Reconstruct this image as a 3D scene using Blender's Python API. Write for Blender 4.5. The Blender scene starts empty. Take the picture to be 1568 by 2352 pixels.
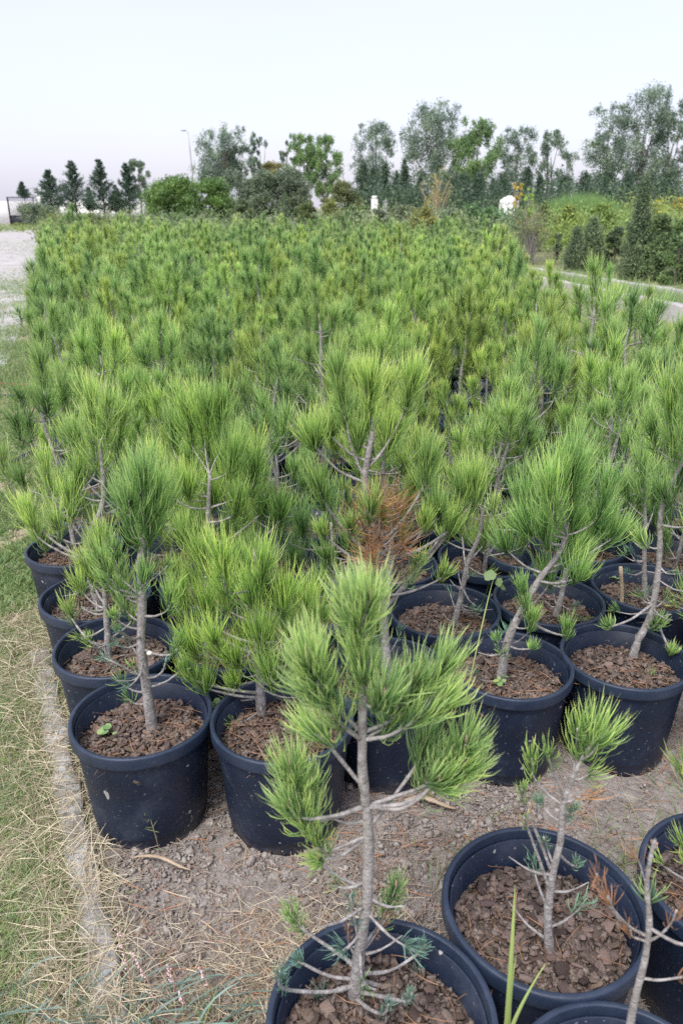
import bpy, math, random
import numpy as np
from mathutils import Vector
from math import radians as R, sin, cos, tan, pi, atan
S = bpy.context.scene
COL = S.collection

# ------------------------------------------------------------------ camera, light, exposure
CAM_H = 1.70
F = 1750.0            # focal length in pixels of a 1568 x 2352 view of the photograph
PITCH = R(21.74)
cam_d = bpy.data.cameras.new('camera')
cam = bpy.data.objects.new('camera', cam_d)
COL.objects.link(cam)
cam.location = (0, 0, CAM_H)
cam.rotation_euler = (pi / 2 - PITCH, 0, 0)
cam_d.sensor_fit = 'VERTICAL'
cam_d.sensor_height = 36
cam_d.lens = F / 2352 * 36
cam_d.clip_start = 0.05
cam_d.clip_end = 4000
cam_d.dof.use_dof = True
cam_d.dof.focus_distance = 2.35
cam_d.dof.aperture_fstop = 5.0
S.camera = cam

w = bpy.data.worlds.new('World')
S.world = w
w.use_nodes = True
nt = w.node_tree
nt.nodes.clear()
wo = nt.nodes.new('ShaderNodeOutputWorld')
sky = nt.nodes.new('ShaderNodeTexSky')
sky.sky_type = 'NISHITA'
sky.sun_disc = False
sky.sun_elevation = R(58)
sky.sun_rotation = R(-150)
sky.air_density = 1.0
sky.dust_density = 3.0
b1 = nt.nodes.new('ShaderNodeBackground'); b1.inputs['Strength'].default_value = 0.05
b2 = nt.nodes.new('ShaderNodeBackground')          # the bright high overcast
tc = nt.nodes.new('ShaderNodeTexCoord'); sx = nt.nodes.new('ShaderNodeSeparateXYZ')
nt.links.new(tc.outputs['Generated'], sx.inputs[0])
cl = nt.nodes.new('ShaderNodeTexNoise'); cl.inputs['Scale'].default_value = 1.6; cl.inputs['Detail'].default_value = 3
nt.links.new(tc.outputs['Generated'], cl.inputs['Vector'])
cr = nt.nodes.new('ShaderNodeValToRGB')
cr.color_ramp.elements[0].position = 0.3; cr.color_ramp.elements[0].color = (0.67, 0.665, 0.80, 1)
cr.color_ramp.elements[1].position = 0.75; cr.color_ramp.elements[1].color = (0.74, 0.70, 0.83, 1)
nt.links.new(cl.outputs['Fac'], cr.inputs['Fac'])
nt.links.new(cr.outputs['Color'], b2.inputs['Color'])
b2.inputs['Strength'].default_value = 0.45
ad = nt.nodes.new('ShaderNodeAddShader')
nt.links.new(sky.outputs['Color'], b1.inputs['Color'])
nt.links.new(b1.outputs[0], ad.inputs[0]); nt.links.new(b2.outputs[0], ad.inputs[1])
nt.links.new(ad.outputs[0], wo.inputs['Surface'])

sun_d = bpy.data.lights.new('sun', 'SUN')
sun_d.energy = 1.5
sun_d.angle = R(20)
sun_d.color = (1.0, 0.975, 0.93)
sun = bpy.data.objects.new('sun', sun_d)
COL.objects.link(sun)
sun.rotation_euler = (R(32), 0, R(-30))
S.view_settings.view_transform = 'Standard'
S.view_settings.look = 'None'
S.view_settings.gamma = 1
S.view_settings.use_curve_mapping = False
S.view_settings.exposure = 1.06
S.cycles.use_denoising = False
S.cycles.max_bounces = 12
S.cycles.diffuse_bounces = 9
S.cycles.transmission_bounces = 9
S.cycles.glossy_bounces = 2
S.cycles.caustics_reflective = False
S.cycles.caustics_refractive = False

# ------------------------------------------------------------------ where things stand
def ray(px, py):
    x = (px - 784) / F
    y = -(py - 1176) / F
    return np.array([x, y * sin(PITCH) + cos(PITCH), y * cos(PITCH) - sin(PITCH)])
def G(px, py, z=0.0):
    d = ray(px, py); t = (z - CAM_H) / d[2]
    return np.array([d[0] * t, d[1] * t, z])
def V(px, py, Y):
    d = ray(px, py); t = Y / d[1]
    return np.array([d[0] * t, Y, CAM_H + d[2] * t])
def nrm(a):
    return a / np.maximum(np.linalg.norm(a, axis=-1, keepdims=True), 1e-9)

# ------------------------------------------------------------------ materials
def mat(name):
    m = bpy.data.materials.new(name); m.use_nodes = True
    n = m.node_tree; n.nodes.clear()
    out = n.nodes.new('ShaderNodeOutputMaterial')
    return m, n, out
def N(n, t, **kw):
    x = n.nodes.new(t)
    for k, v in kw.items():
        if k in x.inputs: x.inputs[k].default_value = v
        else: setattr(x, k, v)
    return x
def ramp(n, pts, src=None):
    r = n.nodes.new('ShaderNodeValToRGB')
    e = r.color_ramp.elements
    while len(e) < len(pts): e.new(0.5)
    for k, (p, c) in enumerate(pts):
        e[k].position = p
        e[k].color = (*c, 1)
    if src is not None: n.links.new(src, r.inputs['Fac'])
    return r
def mixc(n, blend, fac, a, b):
    m = n.nodes.new('ShaderNodeMix'); m.data_type = 'RGBA'; m.blend_type = blend
    for idx, v in ((0, fac), (6, a), (7, b)):
        if hasattr(v, 'is_linked') or isinstance(v, bpy.types.NodeSocket): n.links.new(v, m.inputs[idx])
        elif idx == 0: m.inputs[0].default_value = v
        else: m.inputs[idx].default_value = (*v, 1)
    return m.outputs[2]

def leaf_mat(name, along, rnd, trans=0.3, rough=0.5, objcol=True, noise=None, spec=0.35):
    """along: colours from root to tip (attribute nt); rnd: tint over the random attribute nr"""
    m, n, out = mat(name)
    at = N(n, 'ShaderNodeAttribute', attribute_name='nt')
    ar = N(n, 'ShaderNodeAttribute', attribute_name='nr')
    c1 = ramp(n, along, at.outputs['Fac'])
    c2 = ramp(n, rnd, ar.outputs['Fac'])
    c = mixc(n, 'MULTIPLY', 1.0, c1.outputs['Color'], c2.outputs['Color'])
    if objcol:
        oi = N(n, 'ShaderNodeObjectInfo')
        c = mixc(n, 'MULTIPLY', 1.0, c, oi.outputs['Color'])
    if noise:
        t = N(n, 'ShaderNodeTexCoord'); z = N(n, 'ShaderNodeTexNoise', Scale=noise, Detail=3.0)
        n.links.new(t.outputs['Object'], z.inputs['Vector'])
        c3 = ramp(n, [(0.3, (0.7, 0.72, 0.72)), (0.7, (1.3, 1.25, 1.15))], z.outputs['Fac'])
        c = mixc(n, 'MULTIPLY', 1.0, c, c3.outputs['Color'])
    p = N(n, 'ShaderNodeBsdfPrincipled', Roughness=rough)
    p.inputs['Specular IOR Level'].default_value = spec
    tr = N(n, 'ShaderNodeBsdfTranslucent')
    mx = N(n, 'ShaderNodeMixShader'); mx.inputs[0].default_value = trans
    n.links.new(c, p.inputs['Base Color']); n.links.new(c, tr.inputs['Color'])
    n.links.new(p.outputs[0], mx.inputs[1]); n.links.new(tr.outputs[0], mx.inputs[2])
    n.links.new(mx.outputs[0], out.inputs['Surface'])
    return m
def rough_mat(name, pts, scale=8, detail=6, rough=0.9, bump=0.3, bscale=None, coord='Object', bdist=0.01, vor=None, objcol=False, extra=None, spec=0.3):
    m, n, out = mat(name)
    t = N(n, 'ShaderNodeTexCoord')
    z = N(n, 'ShaderNodeTexNoise', Scale=scale, Detail=detail, Roughness=0.65)
    n.links.new(t.outputs[coord], z.inputs['Vector'])
    c = ramp(n, pts, z.outputs['Fac']).outputs['Color']
    if vor:
        v = N(n, 'ShaderNodeTexVoronoi', Scale=vor)
        n.links.new(t.outputs[coord], v.inputs['Vector'])
        cv = ramp(n, [(0.0, (0.75,) * 3), (0.5, (1.15,) * 3)], v.outputs['Color'])
        c = mixc(n, 'MULTIPLY', 0.8, c, cv.outputs['Color'])
    if extra:
        sc, lo, hi, colr = extra
        z3 = N(n, 'ShaderNodeTexNoise', Scale=sc, Detail=8.0, Roughness=0.7)
        n.links.new(t.outputs[coord], z3.inputs['Vector'])
        f = ramp(n, [(lo, (0, 0, 0)), (hi, (1, 1, 1))], z3.outputs['Fac'])
        c = mixc(n, 'MIX', f.outputs['Color'], c, colr)
    if objcol:
        oi = N(n, 'ShaderNodeObjectInfo')
        c = mixc(n, 'MULTIPLY', 1.0, c, oi.outputs['Color'])
    p = N(n, 'ShaderNodeBsdfPrincipled', Roughness=rough)
    p.inputs['Specular IOR Level'].default_value = spec
    n.links.new(c, p.inputs['Base Color'])
    z2 = N(n, 'ShaderNodeTexNoise', Scale=bscale or scale * 4, Detail=6.0)
    n.links.new(t.outputs[coord], z2.inputs['Vector'])
    b = N(n, 'ShaderNodeBump', Strength=bump, Distance=bdist)
    n.links.new(z2.outputs['Fac'], b.inputs['Height'])
    n.links.new(b.outputs[0], p.inputs['Normal'])
    n.links.new(p.outputs[0], out.inputs['Surface'])
    return m

M = {}
M['needle'] = leaf_mat('pine_needle', [(0.0, (0.10, 0.18, 0.06)), (0.35, (0.29, 0.46, 0.145)), (0.7, (0.54, 0.74, 0.25)), (1.0, (0.90, 0.93, 0.48))],  # yellow tips are the needle's own; darker roots paint in the tufts' shaded interiors
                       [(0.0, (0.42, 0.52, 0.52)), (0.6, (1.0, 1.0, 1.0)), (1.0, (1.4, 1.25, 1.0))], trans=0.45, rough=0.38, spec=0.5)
M['blue_needle'] = leaf_mat('juvenile_needle', [(0.0, (0.12, 0.22, 0.14)), (1.0, (0.27, 0.43, 0.33))], [(0.0, (0.8,) * 3), (1.0, (1.2,) * 3)], trans=0.25)
M['dead_needle'] = leaf_mat('dead_needle', [(0.0, (0.33, 0.16, 0.08)), (1.0, (0.58, 0.34, 0.20))], [(0.0, (0.6,) * 3), (1.0, (1.2,) * 3)], trans=0.15)
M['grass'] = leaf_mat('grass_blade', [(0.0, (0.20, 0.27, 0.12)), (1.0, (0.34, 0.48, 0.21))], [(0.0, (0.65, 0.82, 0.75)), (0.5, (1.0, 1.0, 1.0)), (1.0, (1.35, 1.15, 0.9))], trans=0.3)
M['straw'] = leaf_mat('straw', [(0.0, (0.54, 0.47, 0.35)), (1.0, (0.76, 0.70, 0.54))], [(0.0, (0.55, 0.52, 0.5)), (1.0, (1.2, 1.18, 1.1))], trans=0.12)
M['litter'] = leaf_mat('needle_litter', [(0.0, (0.34, 0.26, 0.20)), (1.0, (0.46, 0.36, 0.28))], [(0.0, (0.5, 0.5, 0.55)), (0.75, (1.05, 1.05, 1.05)), (0.85, (1.2, 0.75, 0.5)), (1.0, (1.2, 0.7, 0.45))], trans=0.0, rough=0.8)
M['glaucous'] = leaf_mat('glaucous_blade', [(0.0, (0.13, 0.2, 0.16)), (1.0, (0.2, 0.3, 0.26))], [(0.0, (0.8,) * 3), (1.0, (1.25,) * 3)], trans=0.2)
M['leaf'] = leaf_mat('tree_leaf', [(0.0, (1.35,) * 3), (1.0, (2.0,) * 3)], [(0.0, (0.6, 0.66, 0.74)), (0.6, (1.0, 1.0, 1.0)), (1.0, (1.5, 1.42, 1.2))], trans=0.35, rough=0.45)
M['bark'] = rough_mat('young_pine_bark', [(0.3, (0.16, 0.145, 0.135)), (0.5, (0.30, 0.28, 0.27)), (0.72, (0.46, 0.44, 0.43))], scale=55, rough=0.9, bump=0.9, bscale=160, bdist=0.004, vor=120)
M['trunk'] = rough_mat('tree_bark', [(0.3, (0.10, 0.08, 0.06)), (0.7, (0.25, 0.22, 0.18))], scale=3, rough=0.9)
M['graytwig'] = rough_mat('bare_twig', [(0.3, (0.22, 0.19, 0.17)), (0.7, (0.36, 0.33, 0.31))], scale=10)
M['chip'] = rough_mat('bark_chip', [(0.3, (0.07, 0.050, 0.042)), (0.5, (0.15, 0.115, 0.098)), (0.72, (0.34, 0.285, 0.255))], scale=70, rough=0.9, bump=0.7, bscale=240, bdist=0.003, objcol=True)
M['mulch'] = rough_mat('mulch', [(0.3, (0.05, 0.034, 0.028)), (0.5, (0.12, 0.088, 0.072)), (0.7, (0.24, 0.19, 0.16))], scale=90, rough=0.95, bump=1.0, bscale=160, bdist=0.01)
M['soil'] = rough_mat('bare_soil', [(0.3, (0.185, 0.165, 0.148)), (0.5, (0.28, 0.253, 0.232)), (0.72, (0.40, 0.372, 0.35))], scale=22, rough=0.95, bump=0.9, bscale=130, bdist=0.008, coord='Object')
M['stone'] = rough_mat('gravel_stone', [(0.3, (0.20, 0.17, 0.15)), (0.5, (0.31, 0.275, 0.25)), (0.75, (0.52, 0.49, 0.46))], scale=26, rough=0.9, bump=0.5, bscale=200, bdist=0.003)
M['ground'] = rough_mat('meadow_earth', [(0.3, (0.14, 0.16, 0.07)), (0.5, (0.22, 0.22, 0.12)), (0.72, (0.33, 0.29, 0.2))], scale=1.3, rough=0.95, bump=0.6, bscale=40, bdist=0.02)
M['bed'] = rough_mat('bed_earth', [(0.3, (0.11, 0.10, 0.07)), (0.7, (0.25, 0.22, 0.17))], scale=5, rough=0.95, bump=0.6, bscale=60, bdist=0.02)
M['lawn'] = rough_mat('lawn_earth', [(0.3, (0.27, 0.24, 0.16)), (0.7, (0.46, 0.39, 0.29))], scale=9, rough=0.95, bump=0.6, bscale=90, bdist=0.01)
M['track'] = rough_mat('pale_track', [(0.3, (0.30, 0.285, 0.27)), (0.5, (0.43, 0.415, 0.40)), (0.75, (0.54, 0.525, 0.51))], scale=1.6, detail=9, rough=0.9, bump=0.3, bscale=20, bdist=0.01, extra=(0.9, 0.56, 0.66, (0.38, 0.33, 0.26)))
M['concrete'] = rough_mat('weathered_concrete', [(0.3, (0.25, 0.25, 0.25)), (0.5, (0.40, 0.40, 0.395)), (0.72, (0.58, 0.575, 0.57))], scale=14, detail=9, rough=0.9, bump=0.8, bscale=80, bdist=0.008, extra=(11, 0.50, 0.64, (0.21, 0.18, 0.15)))
M['canal'] = rough_mat('canal_concrete', [(0.3, (0.29, 0.275, 0.26)), (0.5, (0.43, 0.415, 0.40)), (0.75, (0.56, 0.545, 0.53))], scale=2.2, detail=9, rough=0.9, bump=0.5, bscale=30, bdist=0.01)
M['white'] = rough_mat('white_paint', [(0.3, (0.74, 0.73, 0.70)), (0.7, (0.82, 0.81, 0.79))], scale=2, rough=0.8, bump=0.1)
M['panel'] = rough_mat('grey_board', [(0.3, (0.24, 0.23, 0.23)), (0.7, (0.36, 0.35, 0.35))], scale=3, rough=0.8)
M['iron'] = rough_mat('black_iron', [(0.3, (0.02, 0.022, 0.03)), (0.7, (0.04, 0.042, 0.05))], scale=5, rough=0.5, bump=0.05)
M['galv'] = rough_mat('galvanised_steel', [(0.3, (0.38, 0.40, 0.42)), (0.7, (0.5, 0.52, 0.54))], scale=4, rough=0.5, bump=0.05)
M['rubber'] = rough_mat('black_hose', [(0.3, (0.018, 0.022, 0.035)), (0.7, (0.05, 0.055, 0.07))], scale=30, rough=0.5, bump=0.1)
M['redhose'] = rough_mat('red_hose', [(0.3, (0.35, 0.04, 0.06)), (0.7, (0.5, 0.09, 0.1))], scale=12, rough=0.5, bump=0.1)
M['wood'] = rough_mat('dry_wood', [(0.3, (0.34, 0.25, 0.17)), (0.7, (0.52, 0.42, 0.31))], scale=30, rough=0.85, bump=0.5)
M['shell'] = rough_mat('snail_shell', [(0.3, (0.55, 0.5, 0.42)), (0.7, (0.78, 0.74, 0.68))], scale=60, rough=0.4, bump=0.1)
M['bud'] = rough_mat('bud_scale', [(0.3, (0.32, 0.2, 0.15)), (0.7, (0.55, 0.4, 0.33))], scale=90, rough=0.7)
M['pink'] = rough_mat('pink_flower', [(0.3, (0.6, 0.25, 0.3)), (0.6, (0.8, 0.68, 0.68))], scale=160, rough=0.6)
M['pinkstem'] = rough_mat('reddish_stem', [(0.3, (0.4, 0.22, 0.17)), (0.7, (0.55, 0.35, 0.28))], scale=50, rough=0.7)
M['yellow'] = rough_mat('yellow_petal', [(0.3, (0.75, 0.6, 0.03)), (0.7, (0.85, 0.75, 0.08))], scale=20, rough=0.6)

# pot plastic: near-black blue with dust streaks and white specks
def pot_mat():
    m, n, out = mat('black_pot_plastic')
    t = N(n, 'ShaderNodeTexCoord'); oi = N(n, 'ShaderNodeObjectInfo')
    ofs = N(n, 'ShaderNodeVectorMath', operation='ADD')
    cmb = N(n, 'ShaderNodeCombineXYZ')
    mu = N(n, 'ShaderNodeMath', operation='MULTIPLY'); mu.inputs[1].default_value = 37.0
    n.links.new(oi.outputs['Random'], mu.inputs[0]); n.links.new(mu.outputs[0], cmb.inputs[0]); n.links.new(mu.outputs[0], cmb.inputs[2])
    n.links.new(t.outputs['Object'], ofs.inputs[0]); n.links.new(cmb.outputs[0], ofs.inputs[1])
    z = N(n, 'ShaderNodeTexNoise', Scale=7.0, Detail=8.0, Roughness=0.7)
    n.links.new(ofs.outputs[0], z.inputs['Vector'])
    c = ramp(n, [(0.35, (0.004, 0.010, 0.028)), (0.55, (0.009, 0.018, 0.042)), (0.75, (0.045, 0.056, 0.085))], z.outputs['Fac']).outputs['Color']
    s = N(n, 'ShaderNodeTexNoise', Scale=95.0, Detail=2.0, Roughness=0.5)
    n.links.new(ofs.outputs[0], s.inputs['Vector'])
    f = ramp(n, [(0.675, (0, 0, 0)), (0.74, (1, 1, 1))], s.outputs['Fac'])
    c = mixc(n, 'MIX', f.outputs['Color'], c, (0.15, 0.15, 0.16))
    s2 = N(n, 'ShaderNodeTexNoise', Scale=24.0, Detail=2.0)
    n.links.new(ofs.outputs[0], s2.inputs['Vector'])
    f2 = ramp(n, [(0.73, (0, 0, 0)), (0.75, (1, 1, 1))], s2.outputs['Fac'])
    c = mixc(n, 'MIX', f2.outputs['Color'], c, (0.38, 0.37, 0.36))
    sp = N(n, 'ShaderNodeSeparateXYZ'); n.links.new(t.outputs['Object'], sp.inputs[0])
    s3 = N(n, 'ShaderNodeTexNoise', Scale=16.0, Detail=9.0, Roughness=0.75); n.links.new(ofs.outputs[0], s3.inputs['Vector'])
    mz = N(n, 'ShaderNodeMath', operation='MULTIPLY_ADD'); mz.inputs[1].default_value = -2.6; n.links.new(sp.outputs['Z'], mz.inputs[0]); n.links.new(s3.outputs['Fac'], mz.inputs[2])
    f3 = ramp(n, [(0.38, (0, 0, 0)), (0.62, (0.55, 0.55, 0.55))], mz.outputs[0])
    c = mixc(n, 'MIX', f3.outputs['Color'], c, (0.16, 0.14, 0.125))
    p = N(n, 'ShaderNodeBsdfPrincipled')
    r = ramp(n, [(0.3, (0.40,) * 3), (0.7, (0.62,) * 3)], z.outputs['Fac'])
    n.links.new(r.outputs['Color'], p.inputs['Roughness'])
    p.inputs['Specular IOR Level'].default_value = 0.5
    n.links.new(c, p.inputs['Base Color'])
    b = N(n, 'ShaderNodeBump', Strength=0.25, Distance=0.004)
    n.links.new(z.outputs['Fac'], b.inputs['Height']); n.links.new(b.outputs[0], p.inputs['Normal'])
    n.links.new(p.outputs[0], out.inputs['Surface'])
    return m
M['pot'] = pot_mat()
M['rim'] = rough_mat('pot_rim_plastic', [(0.35, (0.014, 0.025, 0.050)), (0.6, (0.026, 0.040, 0.072)), (0.8, (0.07, 0.082, 0.105))], scale=14, detail=8, rough=0.48, bump=0.15, spec=0.5)

# ------------------------------------------------------------------ mesh helpers
def mesh(name, Vs, Fs, m, nt_=None, nr_=None, smooth=False):
    """Vs: (n,3) array; Fs: list of (k,3) or (k,4) arrays"""
    me = bpy.data.meshes.new(name)
    Fs = [np.asarray(f, dtype=np.int32) for f in Fs if len(f)]
    me.vertices.add(len(Vs)); me.vertices.foreach_set('co', np.asarray(Vs, dtype=np.float32).ravel())
    nl = sum(f.size for f in Fs); npoly = sum(len(f) for f in Fs)
    me.loops.add(nl); me.polygons.add(npoly)
    me.loops.foreach_set('vertex_index', np.concatenate([f.ravel() for f in Fs]))
    sizes = np.concatenate([np.full(len(f), f.shape[1], dtype=np.int32) for f in Fs])
    st = np.concatenate([[0], np.cumsum(sizes)[:-1]]).astype(np.int32)
    me.polygons.foreach_set('loop_start', st)
    if smooth: me.polygons.foreach_set('use_smooth', np.ones(npoly, dtype=bool))
    if nt_ is not None:
        a = me.attributes.new('nt', 'FLOAT', 'POINT'); a.data.foreach_set('value', np.asarray(nt_, dtype=np.float32))
        a = me.attributes.new('nr', 'FLOAT', 'POINT'); a.data.foreach_set('value', np.asarray(nr_, dtype=np.float32))
    me.update(calc_edges=True)
    me.materials.append(M[m] if isinstance(m, str) else m)
    return me
class Bag:
    """joins pieces of geometry into one mesh"""
    def __init__(s): s.v = []; s.f3 = []; s.f4 = []; s.t = []; s.r = []; s.n = 0
    def add(s, g):
        v, fs, t, r = g
        for f in fs:
            if len(f): (s.f3 if f.shape[1] == 3 else s.f4).append(f + s.n)
        s.v.append(v); s.t.append(t); s.r.append(r); s.n += len(v)
    def geo(s):
        fs = []
        if s.f3: fs.append(np.concatenate(s.f3))
        if s.f4: fs.append(np.concatenate(s.f4))
        return np.concatenate(s.v), fs, np.concatenate(s.t), np.concatenate(s.r)
    def mesh(s, name, m, off=None, smooth=False):
        v, fs, t, r = s.geo()
        if off is not None: v = v - off
        return mesh(name, v, fs, m, t, r, smooth)
def ribbons(P, D0, D1, L, W, seg, rg, rr=None):
    n = len(P)
    t = np.linspace(0, 1, seg + 1)
    L = np.broadcast_to(L, n); W = np.broadcast_to(W, n)
    c = P[:, None, :] + L[:, None, None] * (D0[:, None, :] * t[None, :, None] + (D1 - D0)[:, None, :] * (t ** 2 / 2)[None, :, None])
    tg = nrm(D0[:, None, :] + (D1 - D0)[:, None, :] * t[None, :, None])
    rv = nrm(rg.normal(size=(n, 3)))
    sd = nrm(np.cross(tg, rv[:, None, :])) * (W / 2)[:, None, None]
    sd = sd * (1 - 0.35 * t ** 2)[None, :, None]
    k = 2 * seg + 1
    vv = np.zeros((n, k, 3))
    vv[:, 0:2 * seg:2] = (c - sd)[:, :seg]
    vv[:, 1:2 * seg:2] = (c + sd)[:, :seg]
    vv[:, -1] = c[:, -1]
    base = (np.arange(n) * k)[:, None]
    q = []
    for s_ in range(seg - 1):
        a = 2 * s_
        q.append(base + np.array([[a, a + 1, a + 3, a + 2]]))
    f3 = base + np.array([[2 * seg - 2, 2 * seg - 1, 2 * seg]])
    fs = [f3]
    if q: fs.append(np.concatenate(q))
    tt = np.zeros((n, k)); tt[:, 0:2 * seg:2] = t[:seg]; tt[:, 1:2 * seg:2] = t[:seg]; tt[:, -1] = 1
    if rr is None: rr = rg.random(n)
    return vv.reshape(-1, 3), fs, tt.ravel(), np.repeat(rr, k)
def crom(pts, rad, k):
    """smooth a polyline and its radii"""
    P = np.asarray(pts, float); r = np.asarray(rad, float)
    if len(P) < 3 or k < 2:
        return P, r
    Q = np.vstack([2 * P[0] - P[1], P, 2 * P[-1] - P[-2]])
    out = []; ro = []
    for i in range(len(P) - 1):
        p0, p1, p2, p3 = Q[i:i + 4]
        for j in range(k):
            t = j / k
            out.append(0.5 * ((2 * p1) + (p2 - p0) * t + (2 * p0 - 5 * p1 + 4 * p2 - p3) * t * t + (3 * p1 - p0 - 3 * p2 + p3) * t ** 3))
            ro.append(r[i] * (1 - t) + r[i + 1] * t)
    out.append(P[-1]); ro.append(r[-1])
    return np.array(out), np.array(ro)
def tube(pts, rad, sides=7, k=4, rough=0.0, rg=None, caps=True):
    P, r = crom(pts, rad, k)
    n = len(P)
    T = nrm(np.gradient(P, axis=0))
    ref = np.array([0.3, 0.9, 0.1]) if abs(T[0][2]) > 0.7 else np.array([0.1, 0.1, 1.0])
    A = nrm(np.cross(T, ref)); B = np.cross(T, A)
    an = np.linspace(0, 2 * pi, sides, endpoint=False)
    rr = np.repeat(r[:, None], sides, 1)
    if rough and rg is not None: rr = rr * (1 + rough * rg.normal(size=rr.shape)) * (1 + rough * rg.normal(size=(n, 1)))
    v = P[:, None, :] + rr[:, :, None] * (A[:, None, :] * np.cos(an)[None, :, None] + B[:, None, :] * np.sin(an)[None, :, None])
    v = v.reshape(-1, 3)
    i = np.arange(n - 1)[:, None] * sides; j = np.arange(sides)[None, :]; j2 = (j + 1) % sides
    q = np.stack([i + j, i + j2, i + sides + j2, i + sides + j], -1).reshape(-1, 4)
    fs = [q]
    if caps:
        v = np.vstack([v, P[0], P[-1]]); m0 = n * sides
        jj = np.arange(sides); k2 = (jj + 1) % sides
        fs.append(np.stack([k2, jj, np.full(sides, m0)], -1))
        fs.append(np.stack([(n - 1) * sides + jj, (n - 1) * sides + k2, np.full(sides, m0 + 1)], -1))
    return v, fs, np.zeros(len(v)), np.zeros(len(v))
def box_geo(c, s, rz=0.0, jit=0.0, rg=None):
    x, y, z = [a / 2 for a in s]
    v = np.array([[i * x, j * y, k * z] for k in (-1, 1) for j in (-1, 1) for i in (-1, 1)], float)
    if jit and rg is not None: v += rg.normal(size=v.shape) * jit
    ca, sa = cos(rz), sin(rz)
    v = np.stack([v[:, 0] * ca - v[:, 1] * sa, v[:, 0] * sa + v[:, 1] * ca, v[:, 2]], 1) + np.asarray(c)
    f = np.array([[0, 2, 3, 1], [4, 5, 7, 6], [0, 1, 5, 4], [2, 6, 7, 3], [0, 4, 6, 2], [1, 3, 7, 5]])
    return v, [f], np.zeros(8), np.zeros(8)
def revolve(prof, n=48, wob=0.0, rg=None):
    prof = np.asarray(prof, float)
    an = np.linspace(0, 2 * pi, n, endpoint=False)
    k = len(prof)
    v = np.zeros((k, n, 3))
    s = 1 + wob * np.cos(2 * an + 0.6)
    v[:, :, 0] = prof[:, 0:1] * np.cos(an) * s; v[:, :, 1] = prof[:, 0:1] * np.sin(an) * (2 - s); v[:, :, 2] = prof[:, 1:2]
    i = np.arange(k - 1)[:, None] * n; j = np.arange(n)[None, :]; j2 = (j + 1) % n
    q = np.stack([i + j, i + j2, i + n + j2, i + n + j], -1).reshape(-1, 4)
    return v.reshape(-1, 3), [q], np.zeros(k * n), np.zeros(k * n)
def rotm(rg, n):
    q = nrm(rg.normal(size=(n, 4)))
    w_, x, y, z = q.T
    return np.stack([1 - 2 * (y * y + z * z), 2 * (x * y - z * w_), 2 * (x * z + y * w_), 2 * (x * y + z * w_), 1 - 2 * (x * x + z * z), 2 * (y * z - x * w_),
                     2 * (x * z - y * w_), 2 * (y * z + x * w_), 1 - 2 * (x * x + y * y)], -1).reshape(n, 3, 3)
ICO_V = nrm(np.array([[-1, 1.618, 0], [1, 1.618, 0], [-1, -1.618, 0], [1, -1.618, 0], [0, -1, 1.618], [0, 1, 1.618], [0, -1, -1.618], [0, 1, -1.618], [1.618, 0, -1], [1.618, 0, 1], [-1.618, 0, -1], [-1.618, 0, 1]]))
ICO_F = np.array([[0, 11, 5], [0, 5, 1], [0, 1, 7], [0, 7, 10], [0, 10, 11], [1, 5, 9], [5, 11, 4], [11, 10, 2], [10, 7, 6], [7, 1, 8], [3, 9, 4], [3, 4, 2], [3, 2, 6], [3, 6, 8], [3, 8, 9], [4, 9, 5], [2, 4, 11], [6, 2, 10], [8, 6, 7], [9, 8, 1]])
def scatter_shape(bv, bf, C, S3, rg, flat=0.0, rr=None, tilt=None):
    """copies of a small shape at C with sizes S3 (n,3) and random turns"""
    n = len(C); k = len(bv)
    v = bv[None] * S3[:, None, :]
    if tilt is None: Rm = rotm(rg, n)
    else:
        a = rg.random(n) * 2 * pi; b = rg.normal(size=n) * tilt; c_ = rg.normal(size=n) * tilt
        ca, sa, cb, sb, cc, sc = np.cos(a), np.sin(a), np.cos(b), np.sin(b), np.cos(c_), np.sin(c_)
        O = np.zeros(n); I = np.ones(n)
        Rz = np.stack([ca, -sa, O, sa, ca, O, O, O, I], -1).reshape(n, 3, 3)
        Rx = np.stack([I, O, O, O, cb, -sb, O, sb, cb], -1).reshape(n, 3, 3)
        Ry = np.stack([cc, O, sc, O, I, O, -sc, O, cc], -1).reshape(n, 3, 3)
        Rm = Rz @ Rx @ Ry
    v = np.einsum('nij,nkj->nki', Rm, v) + C[:, None, :]
    f = (bf[None] + (np.arange(n) * k)[:, None, None]).reshape(-1, bf.shape[1])
    if rr is None: rr = rg.random(n)
    return v.reshape(-1, 3), [f], np.zeros(n * k) + 0.5, np.repeat(rr, k)
BOX_V, (BOX_F,), _, _ = box_geo((0, 0, 0), (1, 1, 1))

def link(name, me, parent=None, loc=None, color=None, kind=None, **kw):
    o = bpy.data.objects.new(name, me); COL.objects.link(o)
    if parent is not None: o.parent = parent
    if loc is not None: o.location = loc
    if color is not None: o.color = color
    if kind: o['kind'] = kind
    for k, v in kw.items(): o[k] = v
    return o
def tag(o, label, cat, group=None):
    o['label'] = label; o['category'] = cat
    if group: o['group'] = group
    return o
def empty(name, loc, label, cat, group=None, rz=0.0):
    o = bpy.data.objects.new(name, None); COL.objects.link(o)
    o.location = loc; o.rotation_euler = (0, 0, rz); o.empty_display_size = 0.1
    return tag(o, label, cat, group)

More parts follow.
